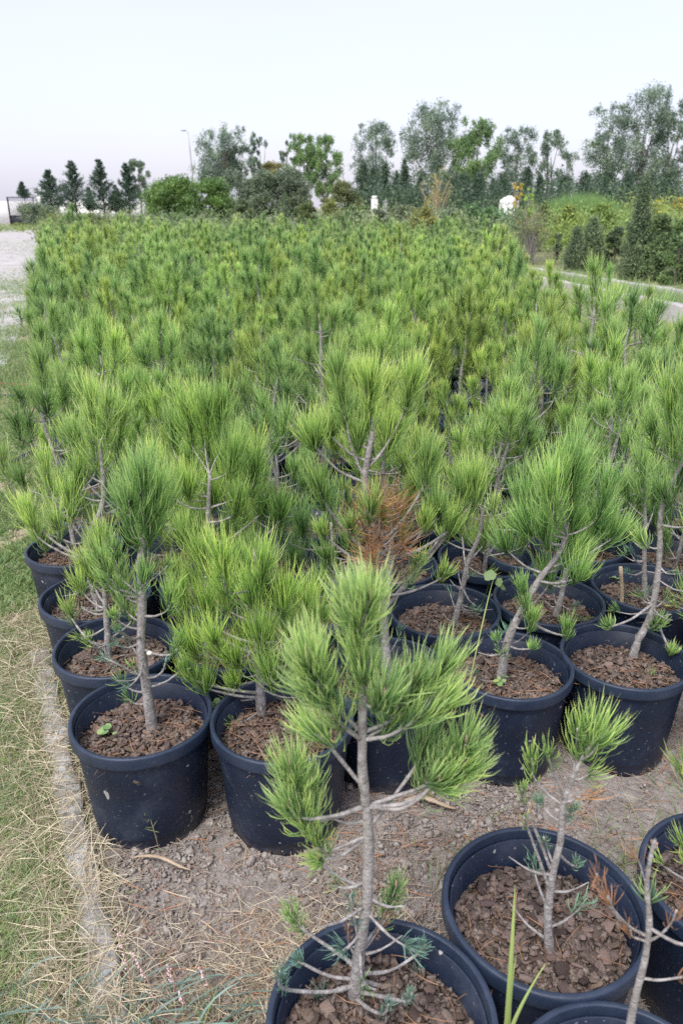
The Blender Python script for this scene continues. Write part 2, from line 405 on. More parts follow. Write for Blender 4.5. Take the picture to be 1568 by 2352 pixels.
# ------------------------------------------------------------------ the setting
def smooth_noise(x, y, sc, seed=0):
    a = np.sin(x * sc * 1.7 + seed) * np.cos(y * sc * 1.3 - seed * 2) + 0.5 * np.sin(x * sc * 3.9 - y * sc * 2.7 + seed * 3) + 0.25 * np.sin(x * sc * 9.1 + y * sc * 7.3 + seed)
    return a / 1.75
def sheet(name, x0, x1, y0, y1, nx, ny, z, m, fn=None, kind='structure'):
    X, Y = np.meshgrid(np.linspace(x0, x1, nx), np.linspace(y0, y1, ny))
    Z = np.full_like(X, z) if fn is None else z + fn(X, Y)
    v = np.stack([X, Y, Z], -1).reshape(-1, 3)
    i = np.arange(ny - 1)[:, None] * nx; j = np.arange(nx - 1)[None, :]
    q = np.stack([i + j, i + j + 1, i + nx + j + 1, i + nx + j], -1).reshape(-1, 4)
    return link(name, mesh(name, v, [q], m, smooth=True), kind=kind)
def poly_sheet(name, pts, z, m, kind='structure'):
    me = bpy.data.meshes.new(name)
    me.from_pydata([(p[0], p[1], z) for p in pts], [], [list(range(len(pts)))]); me.update()
    me.materials.append(M[m])
    return link(name, me, kind=kind)

def XL(d): return -0.36 * d + 0.06         # left edge of the block of pots
def XR(d): return 2.12 + np.maximum(0, np.asarray(d) - 8) * 0.112
def kerbx(d): return -0.575 - 0.475 * (np.asarray(d) - 1.386)   # right edge of the sunken kerb

sheet('ground', -1500, 1500, -60, 2600, 3, 3, -0.012, 'ground')
poly_sheet('nursery_bed', [(-0.9, 0.2), (2.6, 0.2), (3.3, 9), (3.7, 16), (5.0, 29), (-11.2, 29), (-1.9, 4.2), (-1.05, 2.3)], -0.004, 'bed')
g0 = np.random.default_rng(5)
def soil_fn(X, Y):
    return 0.006 + 0.006 * smooth_noise(X, Y, 6, 1) + 0.004 * smooth_noise(X, Y, 23, 2) + 0.0018 * np.random.default_rng(3).normal(size=X.shape)
sheet('bare_soil', -0.75, 2.2, 0.35, 2.7, 220, 180, 0.0, 'soil', soil_fn)
poly_sheet('lawn_strip', [(-6.5, 0.1), (-0.02, 0.1), (-0.60, 1.386), (-1.08, 2.35), (-1.55, 3.9), (-3.0, 8), (-6.6, 18), (-11.0, 30), (-13, 30), (-7.2, 16), (-5.6, 9)], 0.004, 'lawn')
tp = [G(108, 522), G(98, 550), G(88, 600), G(66, 690), G(44, 770), G(22, 830), G(-10, 872), G(-90, 885), G(-260, 890)]
poly_sheet('track', [(p[0], p[1]) for p in tp] + [(-40, 5), (-90, 60), (-90, 92), (-32.0, 92)], 0.012, 'track')

# sunken concrete kerb at the lawn edge: uneven, worn top
def kerb():
    rg = np.random.default_rng(11)
    ds = np.arange(0.7, 2.7, 0.018)
    prof = [(0.0, -0.05), (0.0, 0.0), (-0.002, 0.024), (-0.009, 0.031), (-0.035, 0.031), (-0.062, 0.024), (-0.080, 0.004), (-0.10, -0.05)]
    v = []
    for i, d in enumerate(ds):
        for k, (a, z) in enumerate(prof):
            ed = 0.006 * sin(d * 23 + k) + 0.004 * sin(d * 61 + 2 * k) + rg.normal() * 0.0016
            v.append([kerbx(d) + a * 1.0 + ed, d + a * 0.45, z + (0.004 * sin(d * 37 + k) + rg.normal() * 0.0012 if z > 0 else 0)])
    n = len(prof); i = np.arange(len(ds) - 1)[:, None] * n; j = np.arange(n - 1)[None, :]
    q = np.stack([i + j, i + n + j, i + n + j + 1, i + j + 1], -1).reshape(-1, 4)
    link('kerb', mesh('kerb', np.array(v), [q], 'concrete', smooth=True), kind='structure')
kerb()

# irrigation channel on the right: two low concrete walls with grass between them
def channel_wall(name, A, B, h, wd, label, seed, drop=0.0):
    rg = np.random.default_rng(seed)
    A = np.array(A); B = np.array(B); n = 90
    u = nrm(B - A); s = np.array([u[1], -u[0]])
    if s[0] < 0: s = -s
    v = []
    for i in range(n):
        p = A + (B - A) * i / (n - 1)
        for k, (a, z) in enumerate([(0, -0.1), (0, h - 0.02), (0.02, h), (wd - 0.02, h), (wd, h - 0.02), (wd, -0.1)]):
            e = rg.normal() * 0.006
            q = p + s * (a + e)
            v.append([q[0], q[1], z + (rg.normal() * 0.008 if z > 0 else 0)])
    i = np.arange(n - 1)[:, None] * 6; j = np.arange(5)[None, :]
    q = np.stack([i + j, i + 6 + j, i + 6 + j + 1, i + j + 1], -1).reshape(-1, 4)
    caps = np.array([[0, 1, 2, 3], [0, 3, 4, 5], [(n - 1) * 6 + 3, (n - 1) * 6 + 2, (n - 1) * 6 + 1, (n - 1) * 6], [(n - 1) * 6 + 5, (n - 1) * 6 + 4, (n - 1) * 6 + 3, (n - 1) * 6]])
    o = link(name, mesh(name, np.array(v), [q, caps], 'canal'))
    tag(o, label, 'wall')
channel_wall('channel_wall', (4.12, 19.5), (6.3, 6.9), 0.27, 0.2, 'low grey concrete channel wall with a pale top, nearest the potted pines on the right', 1)
channel_wall('channel_wall', (4.75, 20.2), (7.9, 7.9), 0.30, 0.18, 'second thin concrete channel edge behind the near one, half hidden in grass', 2)

# ---- grass, straw, gravel, litter -------------------------------------------------
def blades(n, xf, dlo, dhi, L, W, rg, lie=0.5, seg=2, z0=0.0, hmask=None):
    d = dlo * (dhi / dlo) ** rg.random(n)
    x = xf(d, rg)
    if hmask is not None:
        k = hmask(x, d, rg); d = d[k]; x = x[k]
    n = len(d)
    P = np.stack([x, d, np.full(n, z0)], 1)
    ph = rg.random(n) * 2 * pi
    out = np.stack([np.cos(ph), np.sin(ph), np.zeros(n)], 1)
    a = np.clip(rg.normal(lie, 0.22, n), 0.05, 1.0)[:, None]
    D0 = nrm(out * a + np.array([0, 0, 1.0]) * (1.05 - a))
    b = np.clip(a + 0.35 * rg.random((n, 1)), 0, 1.15)
    D1 = nrm(out * b + np.array([0, 0, 1.0]) * (0.85 - b) + rg.normal(size=(n, 3)) * 0.12)
    return ribbons(P, D0, D1, rg.uniform(*L, n), rg.uniform(*W, n), seg, rg)
def patch(x, d, rg, sc=3.0, seed=0, thr=0.0):
    return smooth_noise(x, d, sc, seed) + 0.5 * smooth_noise(x, d, sc * 3.1, seed + 4) + rg.normal(size=len(x)) * 0.25 > thr
rg = np.random.default_rng(21)
def lawn_x(d, rg):
    hi = np.where(d < 2.35, kerbx(d) + 0.035, XL(d) - 0.10)
    lo = np.minimum(-0.50 * (0.929 * d + 0.63), hi - 0.4)
    return lo + (hi - lo) * rg.random(len(d))
def lawn_mask(thr, seed):
    def f(x, d, rg):
        k = patch(x, d, rg, 3.3, seed, thr)
        onk = (d < 3.2) & (x > kerbx(d) - 0.09)
        return k & (~onk | (rg.random(len(x)) < 0.09 + 0.8 * np.clip((d - 1.95) / 0.5, 0, 1)))
    return f
b = Bag()
b.add(blades(54000, lawn_x, 0.9, 3.0, (0.025, 0.075), (0.0014, 0.0032), rg, 0.62, 2, 0.006, lawn_mask(-0.3, 2)))
b.add(blades(46000, lawn_x, 3.0, 7.0, (0.03, 0.075), (0.003, 0.006), rg, 0.55, 2, 0.004, lawn_mask(-0.45, 2)))
b.add(blades(26000, lawn_x, 7.0, 20.0, (0.05, 0.14), (0.008, 0.014), rg, 0.45, 1, 0.0, lambda x, d, rg: patch(x, d, rg, 0.9, 3, -0.1)))
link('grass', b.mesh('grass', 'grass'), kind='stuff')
b = Bag()
b.add(blades(125000, lawn_x, 0.9, 3.2, (0.02, 0.07), (0.0010, 0.0022), rg, 0.85, 2, 0.008, lawn_mask(-0.9, 7)))
b.add(blades(20000, lawn_x, 3.0, 9.0, (0.03, 0.08), (0.003, 0.005), rg, 0.85, 2, 0.004, lawn_mask(0.1, 7)))
b.add(blades(2400, lambda d, rg: kerbx(d) + rg.uniform(-0.18, 0.04, len(d)), 1.1, 2.9, (0.05, 0.16), (0.0012, 0.0022), rg, 0.95, 3, 0.035))
link('dry_grass', b.mesh('dry_grass', 'straw'), kind='stuff')
# strap-like bluish blades at the lower left corner
b = Bag()
n = 420
P = np.stack([rg.uniform(-0.95, -0.28, n), rg.uniform(0.85, 1.22, n), np.full(n, 0.0)], 1)
D0 = nrm(np.stack([rg.normal(0.3, 0.5, n), rg.normal(0, 0.35, n), rg.uniform(0.3, 0.9, n)], 1))
D1 = nrm(np.stack([D0[:, 0] + rg.normal(0.5, 0.3, n), D0[:, 1] * 0.5, rg.uniform(-0.5, 0.15, n)], 1))
b.add(ribbons(P, D0, D1, rg.uniform(0.10, 0.24, n), rg.uniform(0.003, 0.0055, n), 6, rg))
link('glaucous_grass', b.mesh('glaucous_grass', 'glaucous'), kind='stuff')
# gravel and crumbs on the bare soil
n = 30000
d = rg.uniform(0.85, 2.3, n); x = np.where(rg.random(n) < 0.8, rg.uniform(-0.62, 0.6, n), rg.uniform(0.5, 2.0, n))
k = (x > kerbx(d) + 0.01) & patch(x, d, rg, 5, 3, -0.35)
x = x[k]; d = d[k]; n = len(x)
sz = np.clip(rg.lognormal(math.log(0.0025), 0.6, n), 0.0014, 0.012)
bv = ICO_V[:8] * 1.1; bv = BOX_V * 1.7 * (1 + 0.28 * np.random.default_rng(2).normal(size=(8, 3)))
g = scatter_shape(bv, BOX_F, np.stack([x, d, 0.008 + sz * 0.35], 1), sz[:, None] * rg.uniform(0.45, 1.25, (n, 3)), rg)
link('gravel', mesh('gravel', g[0], g[1], 'stone'), kind='stuff')
def lie_needles(n, xf, yf, z, L, W, rg, zj=0.006):
    P = np.stack([xf, yf, z + rg.random(n) * zj], 1)
    ph = rg.random(n) * 2 * pi
    D0 = np.stack([np.cos(ph), np.sin(ph), rg.normal(0, 0.06, n)], 1)
    D1 = nrm(D0 + rg.normal(size=(n, 3)) * np.array([0.5, 0.5, 0.04]))
    return ribbons(P, D0, D1, rg.uniform(*L, n), rg.uniform(*W, n), 3, rg)
n = 26000
x = rg.uniform(-0.7, 1.9, n); d = rg.uniform(0.9, 2.2, n)
cx = np.exp(-((x + 0.12) ** 2 / 0.10 + (d - 1.22) ** 2 / 0.03)) + 0.5 * np.exp(-((x - 0.35) ** 2 / 0.2 + (d - 1.62) ** 2 / 0.02))
k = (x > kerbx(d) + 0.02) & (rg.random(n) < 0.28 + cx)
x = x[k]; d = d[k]
b = Bag(); b.add(lie_needles(len(x), x, d, 0.012, (0.03, 0.11), (0.0012, 0.0022), rg, 0.014))
link('pine_needle_litter', b.mesh('pine_needle_litter', 'litter'), kind='stuff')
n = 3500
x = rg.normal(-0.10, 0.22, n); d = rg.normal(1.24, 0.13, n); k = x > kerbx(d) + 0.02
b = Bag(); b.add(lie_needles(k.sum(), x[k], d[k], 0.014, (0.02, 0.09), (0.0010, 0.0018), rg, 0.018))
link('straw_litter', b.mesh('straw_litter', 'straw'), kind='stuff')
# tufts of green weeds on the soil at right and between the pots
b = Bag()
for (cx_, cy_, r_, n_) in [(0.98, 1.62, 0.13, 260), (0.78, 1.55, 0.08, 120), (1.22, 1.8, 0.12, 200), (0.38, 1.58, 0.10, 110), (1.12, 1.45, 0.1, 160), (-0.22, 0.97, 0.2, 200), (-0.35, 1.05, 0.14, 180), (0.62, 1.5, 0.07, 70), (1.35, 1.6, 0.12, 150)]:
    P = np.stack([rg.normal(cx_, r_, n_), rg.normal(cy_, r_ * 0.7, n_), np.zeros(n_)], 1)
    D0 = nrm(np.stack([rg.normal(0, 0.5, n_), rg.normal(0, 0.5, n_), np.ones(n_)], 1)); D1 = nrm(D0 + rg.normal(size=(n_, 3)) * 0.5)
    b.add(ribbons(P, D0, D1, rg.uniform(0.04, 0.13, n_), rg.uniform(0.0016, 0.0032, n_), 3, rg))
link('soil_weeds', b.mesh('soil_weeds', 'grass'), kind='stuff')
# grass round the channel and on the right-hand ground
b = Bag()
def right_x(lo, hi):
    return lambda d, rg: lo(d) + (hi(d) - lo(d)) * rg.random(len(d))
wallx = lambda d: 4.3 + (18.4 - d) * 2.0 / 11.5
wall2 = lambda d: 4.75 + (20.2 - d) * 3.15 / 12.3
b.add(blades(14000, right_x(lambda d: XR(d) - 0.2, lambda d: wallx(d) - 0.02), 5.0, 18.2, (0.04, 0.12), (0.008, 0.014), rg, 0.5, 1, -0.01, lambda x, d, rg: patch(x, d, rg, 1.2, 9, -0.2)))
b.add(blades(20000, right_x(lambda d: wallx(d) + 0.2, lambda d: wall2(d) - 0.02), 8.0, 20.0, (0.26, 0.46), (0.008, 0.016), rg, 0.35, 2, 0.0))
b.add(blades(16000, right_x(lambda d: wall2(d) + 0.2, lambda d: wall2(d) + 6), 9.0, 30.0, (0.08, 0.32), (0.010, 0.02), rg, 0.4, 1, -0.01, lambda x, d, rg: patch(x, d, rg, 0.8, 5, -0.35)))
link('channel_grass', b.mesh('channel_grass', 'grass'), kind='stuff')
# patches of growth over the track
b = Bag()
def trk_mask(x, d, rg):
    a = np.sin(np.log(d) * 9.0 + 0.5 * np.sin(x * 0.9)) + 0.5 * smooth_noise(x, d, 0.7, 4) + rg.normal(size=len(x)) * 0.2
    return a > 0.0
b.add(blades(26000, lambda d, rg: -0.36 * d + 0.0 - (0.3 + 0.17 * d) * rg.random(len(d)), 5.5, 60.0, (0.05, 0.13), (0.010, 0.02), rg, 0.5, 1, 0.0, trk_mask))
link('track_weeds', b.mesh('track_weeds', 'grass', ), kind='stuff')

# ------------------------------------------------------------------ potted pines
SOIL = 0.285
BODY = [(0.0, 0.004), (0.155, 0.004), (0.161, 0.0), (0.1635, 0.02), (0.1655, 0.046), (0.168, 0.049), (0.1685, 0.055), (0.178, 0.18), (0.1805, 0.215), (0.1812, 0.217), (0.190, 0.325), (0.186, 0.34), (0.182, 0.338), (0.172, 0.22)]
RIM = [(0.1885, 0.3225), (0.2012, 0.3230), (0.2026, 0.3245), (0.2032, 0.328), (0.2030, 0.354), (0.2022, 0.3580), (0.2000, 0.3602), (0.1930, 0.3604), (0.1908, 0.3592), (0.1900, 0.3570), (0.1880, 0.335)]
pot_hi = []; rim_hi = []
for k, wob in enumerate((0.004, 0.014, -0.012)):
    g = revolve(BODY, 64, wob); pot_hi.append(mesh('pot_body', g[0], g[1], 'pot', smooth=True))
    g = revolve(RIM, 64, wob); rim_hi.append(mesh('pot_rim', g[0], g[1], 'rim', smooth=True))
g = revolve([(0.0, 0.004), (0.162, 0.0), (0.190, 0.32), (0.203, 0.322), (0.203, 0.355), (0.19, 0.36), (0.182, 0.33), (0.174, 0.25)], 24)
pot_lo_geo = g
pot_lo = mesh('pot_body_far', g[0], g[1], 'pot', smooth=True)

def mulch_mesh(seed, chips, rmax=0.180, big=1.0, drain=True):
    rg = np.random.default_rng(seed)
    nr_, na = 26, 72
    r = np.linspace(0, rmax, nr_); a = np.linspace(0, 2 * pi, na, endpoint=False)
    Rr, A = np.meshgrid(r, a, indexing='ij')
    x = Rr * np.cos(A); y = Rr * np.sin(A)
    z = 0.008 * smooth_noise(x, y, 16, seed) + 0.005 * smooth_noise(x, y, 60, seed + 1) + rg.normal(size=x.shape) * 0.0016 - 0.012 * (Rr / rmax) ** 3
    z[0] = z[0].mean()
    v = np.stack([x, y, z], -1).reshape(-1, 3)
    i = np.arange(nr_ - 1)[:, None] * na; j = np.arange(na)[None]; j2 = (j + 1) % na
    q = np.stack([i + j, i + na + j, i + na + j2, i + j2], -1).reshape(-1, 4)
    b = Bag(); b.add((v, [q], np.zeros(len(v)), np.zeros(len(v))))
    n = chips
    rr = (rmax - 0.006) * np.sqrt(rg.random(n)); an = rg.random(n) * 2 * pi
    cx, cy = rr * np.cos(an), rr * np.sin(an)
    cz = 0.008 * smooth_noise(cx, cy, 16, seed) + 0.005 * smooth_noise(cx, cy, 60, seed + 1) - 0.012 * (rr / rmax) ** 3
    L = np.clip(rg.lognormal(math.log(0.0088 * big), 0.5, n), 0.004, 0.03)
    S3 = np.stack([L, L * rg.uniform(0.4, 0.85, n), L * rg.uniform(0.15, 0.4, n)], 1)
    b.add(scatter_shape(chip_shape(rg), BOX_F, np.stack([cx, cy, cz + 0.003 + 0.006 * rg.random(n)], 1), S3, rg, tilt=0.45))
    me = b.mesh('mulch', 'mulch')
    me.materials.append(M['chip'])
    mi = np.zeros(len(me.polygons), dtype=np.int32); mi[len(q):] = 1
    me.polygons.foreach_set('material_index', mi)
    return me
def chip_shape(rg):
    v = BOX_V.copy(); v[:4, :2] *= 0.85
    return v + rg.normal(size=v.shape) * 0.09
mulches = [mulch_mesh(s, 1700) for s in (31, 32, 33)]
mulch_far = mulch_mesh(34, 160, big=1.7)
def chip_mesh(seed):
    rg = np.random.default_rng(seed)
    nx = 4
    v = []
    for i in range(nx):
        for (y, z) in ((-.5, -.5), (.5, -.5), (.5, .5), (0.0, .62), (-.5, .5)):
            t = i / (nx - 1) - 0.5
            v.append([t + rg.normal() * 0.04, y * (1 - 0.5 * abs(t)) + rg.normal() * 0.07, z * (1 - 0.4 * abs(t)) + 0.25 * t * t + rg.normal() * 0.06])
    v = np.array(v); i = np.arange(nx - 1)[:, None] * 5; j = np.arange(5)[None]; j2 = (j + 1) % 5
    q = np.stack([i + j, i + j2, i + 5 + j2, i + 5 + j], -1).reshape(-1, 4)
    t = np.array([[0, 4, 1], [1, 4, 3], [1, 3, 2], [15, 16, 19], [16, 18, 19], [16, 17, 18]])
    return mesh('bark_chip', v, [q, t], 'chip')
chip_meshes = [chip_mesh(s) for s in range(60, 70)]
def litter_mesh(seed, n=70):
    rg = np.random.default_rng(seed)
    rr = 0.165 * np.sqrt(rg.random(n)); an = rg.random(n) * 2 * pi
    b = Bag(); b.add(lie_needles(n, rr * np.cos(an), rr * np.sin(an), 0.014, (0.04, 0.10), (0.0011, 0.0018), rg, 0.008))
    return b.mesh('fallen_needles', 'dead_needle')
litters = [litter_mesh(s, n_) for s, n_ in ((81, 60), (82, 130), (83, 90))]
def clover_mesh(seed):
    rg = np.random.default_rng(seed); b = Bag()
    for _ in range(9):
        c = np.array([rg.normal() * 0.012, rg.normal() * 0.012, 0.012 + rg.random() * 0.02])
        a = rg.random() * 6.28; s = rg.uniform(0.006, 0.012)
        an = np.linspace(0, 2 * pi, 7)[:-1]
        v = np.stack([c[0] + s * np.cos(an), c[1] + s * np.sin(an), c[2] + 0.3 * s * np.cos(an + a)], 1)
        v = np.vstack([c - [0, 0, 0.002], v])
        f = np.array([[0, 1 + k, 1 + (k + 1) % 6] for k in range(6)])
        b.add((v, [f], np.ones(7), np.full(7, rg.random())))
    return b.mesh('leaf_cluster', 'grass')

def tuft(B, T, n, nl, w, seg, rg, spread=1.0, up=0.75):
    B = np.asarray(B, float); T = np.asarray(T, float)
    B = T + (B - T) * 1.25; n = int(n * 0.68)
    L = np.linalg.norm(T - B); u = (T - B) / max(L, 1e-6)
    La = max(L - 0.86 * nl, 0.25 * L, 0.012)
    e1 = nrm(np.cross(u, [0.2, 0.7, 0.3])); e2 = np.cross(u, e1)
    s = rg.beta(1.25, 0.7, n)
    ph = rg.random(n) * 2 * pi
    rad = np.cos(ph)[:, None] * e1 + np.sin(ph)[:, None] * e2
    th = (R(43) * (1 - s) + R(31) * s) * spread * np.clip(rg.normal(0.95, 0.42, n), 0.05, 1.9) * np.where(rg.random(n) < 0.13, 1.7, 1.0)
    D0 = np.cos(th)[:, None] * u + np.sin(th)[:, None] * rad
    D1 = nrm(rad * 0.10 + np.array([0, 0, 1.0]) * up * 0.75 + u * 0.5 + rg.normal(size=(n, 3)) * 0.19)
    P = B + u * (s * La)[:, None] + rad * 0.003
    ln = nl * 0.93 * rg.uniform(0.6, 1.12, n)
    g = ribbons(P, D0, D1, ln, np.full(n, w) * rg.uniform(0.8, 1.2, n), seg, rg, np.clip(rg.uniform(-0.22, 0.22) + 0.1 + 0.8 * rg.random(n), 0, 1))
    return g, B + u * La

def branch_path(A, B, rg):
    m = (A + B) / 2
    h = B - A
    m = m + np.array([0, 0, -0.10 * np.linalg.norm(h[:2])]) + rg.normal(size=3) * 0.03 * np.linalg.norm(h)
    return m

def plant_set(trunk, tr, tufts, rg, nscale=1.0, w=0.0023, seg=3, nl=0.135, bare=5, detail=2, mats=('needle',), sides=8, buds=False):
    """trunk: (k,3) points from the soil up (local); tufts: dicts B,T,n,(nl,mat,spread,att). Returns a list of (name, mesh, parent)"""
    out = []
    trunk = np.asarray(trunk, float)
    rad = np.interp(np.linspace(0, 1, len(trunk)), [0, 0.08, 1], [tr * 1.18, tr, tr * 0.42])
    base = trunk[0] - np.array([0, 0, 0.03])
    g = tube(np.vstack([base, trunk]), np.concatenate([[tr * 1.25], rad]), sides + 2, 6 if detail > 1 else 3, 0.05, rg)
    out.append(('trunk', mesh('trunk', g[0], g[1], 'bark', smooth=True), None, None))
    P, r_ = crom(trunk, rad, 8)
    nb = Bag()
    for t in tufts:
        B = np.asarray(t['B'], float); T = np.asarray(t['T'], float)
        hd = np.linalg.norm((B - P[:, :] )[:, :2], axis=1)
        if 'att' in t:
            k = int(np.argmin(np.linalg.norm(P - np.asarray(t['att']), axis=1)))
        else:
            k = int(np.argmin(np.abs(P[:, 2] - (B[2] - 0.45 * hd))))
        A = P[k]
        n_ = max(8, int(t['n'] * nscale))
        g, S_ = tuft(B, T, n_, t.get('nl', nl), t.get('w', w), seg, rg, t.get('spread', 1.0), t.get('up', 0.75))
        dist = np.linalg.norm(B - A)
        r0 = min(r_[k] * 0.5, 0.0026 + 0.014 * dist)
        if dist > 0.012:
            pts = [A, branch_path(A, B, rg), B, S_]
            gb = tube(pts, [r0, r0 * 0.8, r0 * 0.65, 0.0018], sides - 1, 4 if detail > 1 else 2, 0.09, rg)
        else:
            gb = tube([B, S_], [0.004, 0.002], 6, 1)
        if detail:
            out.append(('branch', mesh('branch', gb[0], gb[1], 'bark', smooth=True), 'trunk', None))
            bm_ = Bag(); bm_.add(g)
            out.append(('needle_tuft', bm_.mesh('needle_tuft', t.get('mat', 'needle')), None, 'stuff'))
            if buds and t['n'] > 60 and t.get('mat', 'needle') == 'needle':
                gb = revolve([(0.0005, 0), (0.0028, 0.004), (0.0030, 0.010), (0.0006, 0.020)], 7)
                u = nrm(T - B)
                mbud = mesh('bud', gb[0] + S_, gb[1], 'bud', smooth=True)
                out.append(('bud', mbud, 'needle_tuft', None))
        else:
            nb.add(g)
            out[0] = out[0]
    if not detail:
        wb = Bag(); wb.add(tube(np.vstack([base, trunk]), np.concatenate([[tr * 1.2], rad]), 6, 2, 0, None))
        out = [('trunk', wb.mesh('trunk', 'bark', smooth=True), None, None), ('foliage', nb.mesh('foliage', 'needle'), None, 'stuff')]
    else:
        for i in range(bare):
            k = int(rg.uniform(0.05, 0.5) * len(P)); A = P[k]
            a = rg.random() * 2 * pi; L = rg.uniform(0.05, 0.13)
            Bp = A + np.array([cos(a) * L, sin(a) * L, rg.uniform(-0.02, 0.05)])
            Mid = (A + Bp) / 2 + np.array([0, 0, -0.012])
            gb = tube([A, Mid, Bp], [0.0035, 0.0028, 0.0012], 5, 3, 0.12, rg)
            if rg.random() < 0.5:
                dr = nrm(Bp - A); gt, _ = tuft(Bp - dr * 0.02, Bp + dr * 0.03 + np.array([0, 0, 0.02]), int(rg.integers(18, 48)), rg.uniform(0.03, 0.06), w * 0.9, seg, rg, 1.5, 0.4)
                tb = Bag(); tb.add(gt); out.append(('needle_tuft', tb.mesh('needle_tuft', 'needle' if rg.random() < 0.6 else 'blue_needle'), None, 'stuff'))
            out.append(('twig', mesh('twig', gb[0], gb[1], 'bark', smooth=True), 'trunk', None))
    return out

pines_count = [0]
def place_pine(pset, pot_loc, base_off, label, group=None, rz=0.0, scale=1.0, color=(1, 1, 1, 1), prad=1.0, phi=1.0, chips=0, hi=True, seed=0, soil=SOIL, litter=None, mul=None, tilt=(0, 0)):
    rg = np.random.default_rng(1000 + seed)
    e = empty('potted_pine', pot_loc, label, 'potted pine', group)
    k = seed % 3
    tiltr = (tilt[0], tilt[1], rg.random() * 6.28)
    if hi:
        p = link('pot', pot_hi[k], e, (0, 0, 0)); p.scale = (prad, prad, phi); p.rotation_euler = tiltr
        r_ = link('rim', rim_hi[k], p, (0, 0, 0))
        m_ = link('mulch', mul or mulches[k], e, (0, 0, soil * phi), kind='stuff'); m_.scale = (prad, prad, 1); m_.rotation_euler = (tilt[0], tilt[1], rg.random() * 6.28)
        l_ = link('fallen_needles', litters[k] if litter is None else litters[litter], m_, (0, 0, 0), kind='stuff')
        for i in range(chips):
            c = link('bark_chip', chip_meshes[rg.integers(10)], m_)
            rr = 0.168 * math.sqrt(rg.random()); a = rg.random() * 6.28
            L = min(0.034, max(0.010, rg.lognormal(math.log(0.0145), 0.42)))
            c.location = (rr * cos(a), rr * sin(a), 0.008 * float(smooth_noise(rr * cos(a), rr * sin(a), 16, 31 + k)) - 0.012 * (rr / 0.18) ** 3 + 0.006 + rg.random() * 0.007)
            c.scale = (L, L * rg.uniform(0.4, 0.85), L * rg.uniform(0.22, 0.42))
            c.rotation_euler = (rg.normal() * 0.35, rg.normal() * 0.35, rg.random() * 6.28)
            v = rg.uniform(0.45, 1.9); c.color = (v, v * rg.uniform(0.9, 1.0), v * rg.uniform(0.85, 1.0), 1)
    else:
        p = link('pot', pot_lo, e, (0, 0, 0)); p.scale = (prad, prad, phi)
    by = {}
    for (nm, me, par, kd) in pset:
        o = bpy.data.objects.new(nm, me); COL.objects.link(o)
        if par is None:
            o.parent = e; o.location = (base_off[0], base_off[1], soil * phi + base_off[2]); o.scale = (scale,) * 3; o.rotation_euler = (0, 0, rz)
            by[nm] = o
        else:
            o.parent = by[par]
        o.color = color
        if kd: o['kind'] = kd
    return e

# ---- the pines one can tell apart, each drawn from its own trunk and shoots
def hero(pot, trunk_px, tr, tufts, label, seed, color=(1, 1, 1, 1), lean=0.0, chips=0, nscale=1.0, w=0.0023, nl=0.135, bare=5, prad=1.0, phi=1.0, seg=3, buds=False, soil=SOIL, litter=None, djit=0.06, extra=(), rough_d=None, tilt=(0, 0)):
    rg = np.random.default_rng(seed)
    b0 = G(trunk_px[0][0], trunk_px[0][1], soil * phi) if rough_d is None else V(trunk_px[0][0], trunk_px[0][1], rough_d)
    b0[2] = soil * phi
    d0 = b0[1]
    tp_ = [V(p[0], p[1], d0 + (p[2] if len(p) > 2 else 0)) for p in trunk_px]
    tp_[0] = b0
    ts = []
    for t in tufts:
        bx, by_, tx, ty, n = t[:5]
        o = t[5] if len(t) > 5 and isinstance(t[5], dict) else {}
        dy = o.get('dy', rg.normal() * djit)
        B = V(bx, by_, d0 + dy); T = V(tx, ty, d0 + dy * 1.1 + o.get('ty', rg.normal() * 0.03))
        q = dict(B=B - b0, T=T - b0, n=n)
        for k in ('nl', 'mat', 'spread', 'up', 'w'):
            if k in o: q[k] = o[k]
        if 'att' in o: q['att'] = V(o['att'][0], o['att'][1], d0) - b0
        ts.append(q)
    ps = plant_set(np.array(tp_) - b0, tr, ts, rg, nscale, w, seg, nl, bare, 2, buds=buds)
    loc = (pot[0], pot[1], 0)
    off = (b0[0] - pot[0], b0[1] - pot[1], 0)
    return place_pine(ps, loc, off, label, None, 0, 1.0, color, prad, phi, chips, True, seed, soil, litter, tilt=tilt)

dn = dict
YG = (1.12, 1.10, 0.95, 1); MG = (0.92, 0.98, 0.95, 1); BG = (0.88, 0.96, 0.98, 1); BR = (1.08, 1.12, 0.86, 1)
dead = lambda **k: dict(mat='dead_needle', **k)
blue = lambda **k: dict(mat='blue_needle', nl=k.pop('nl', 0.022), w=0.0016, spread=k.pop('spread', 1.4), up=0.2, **k)

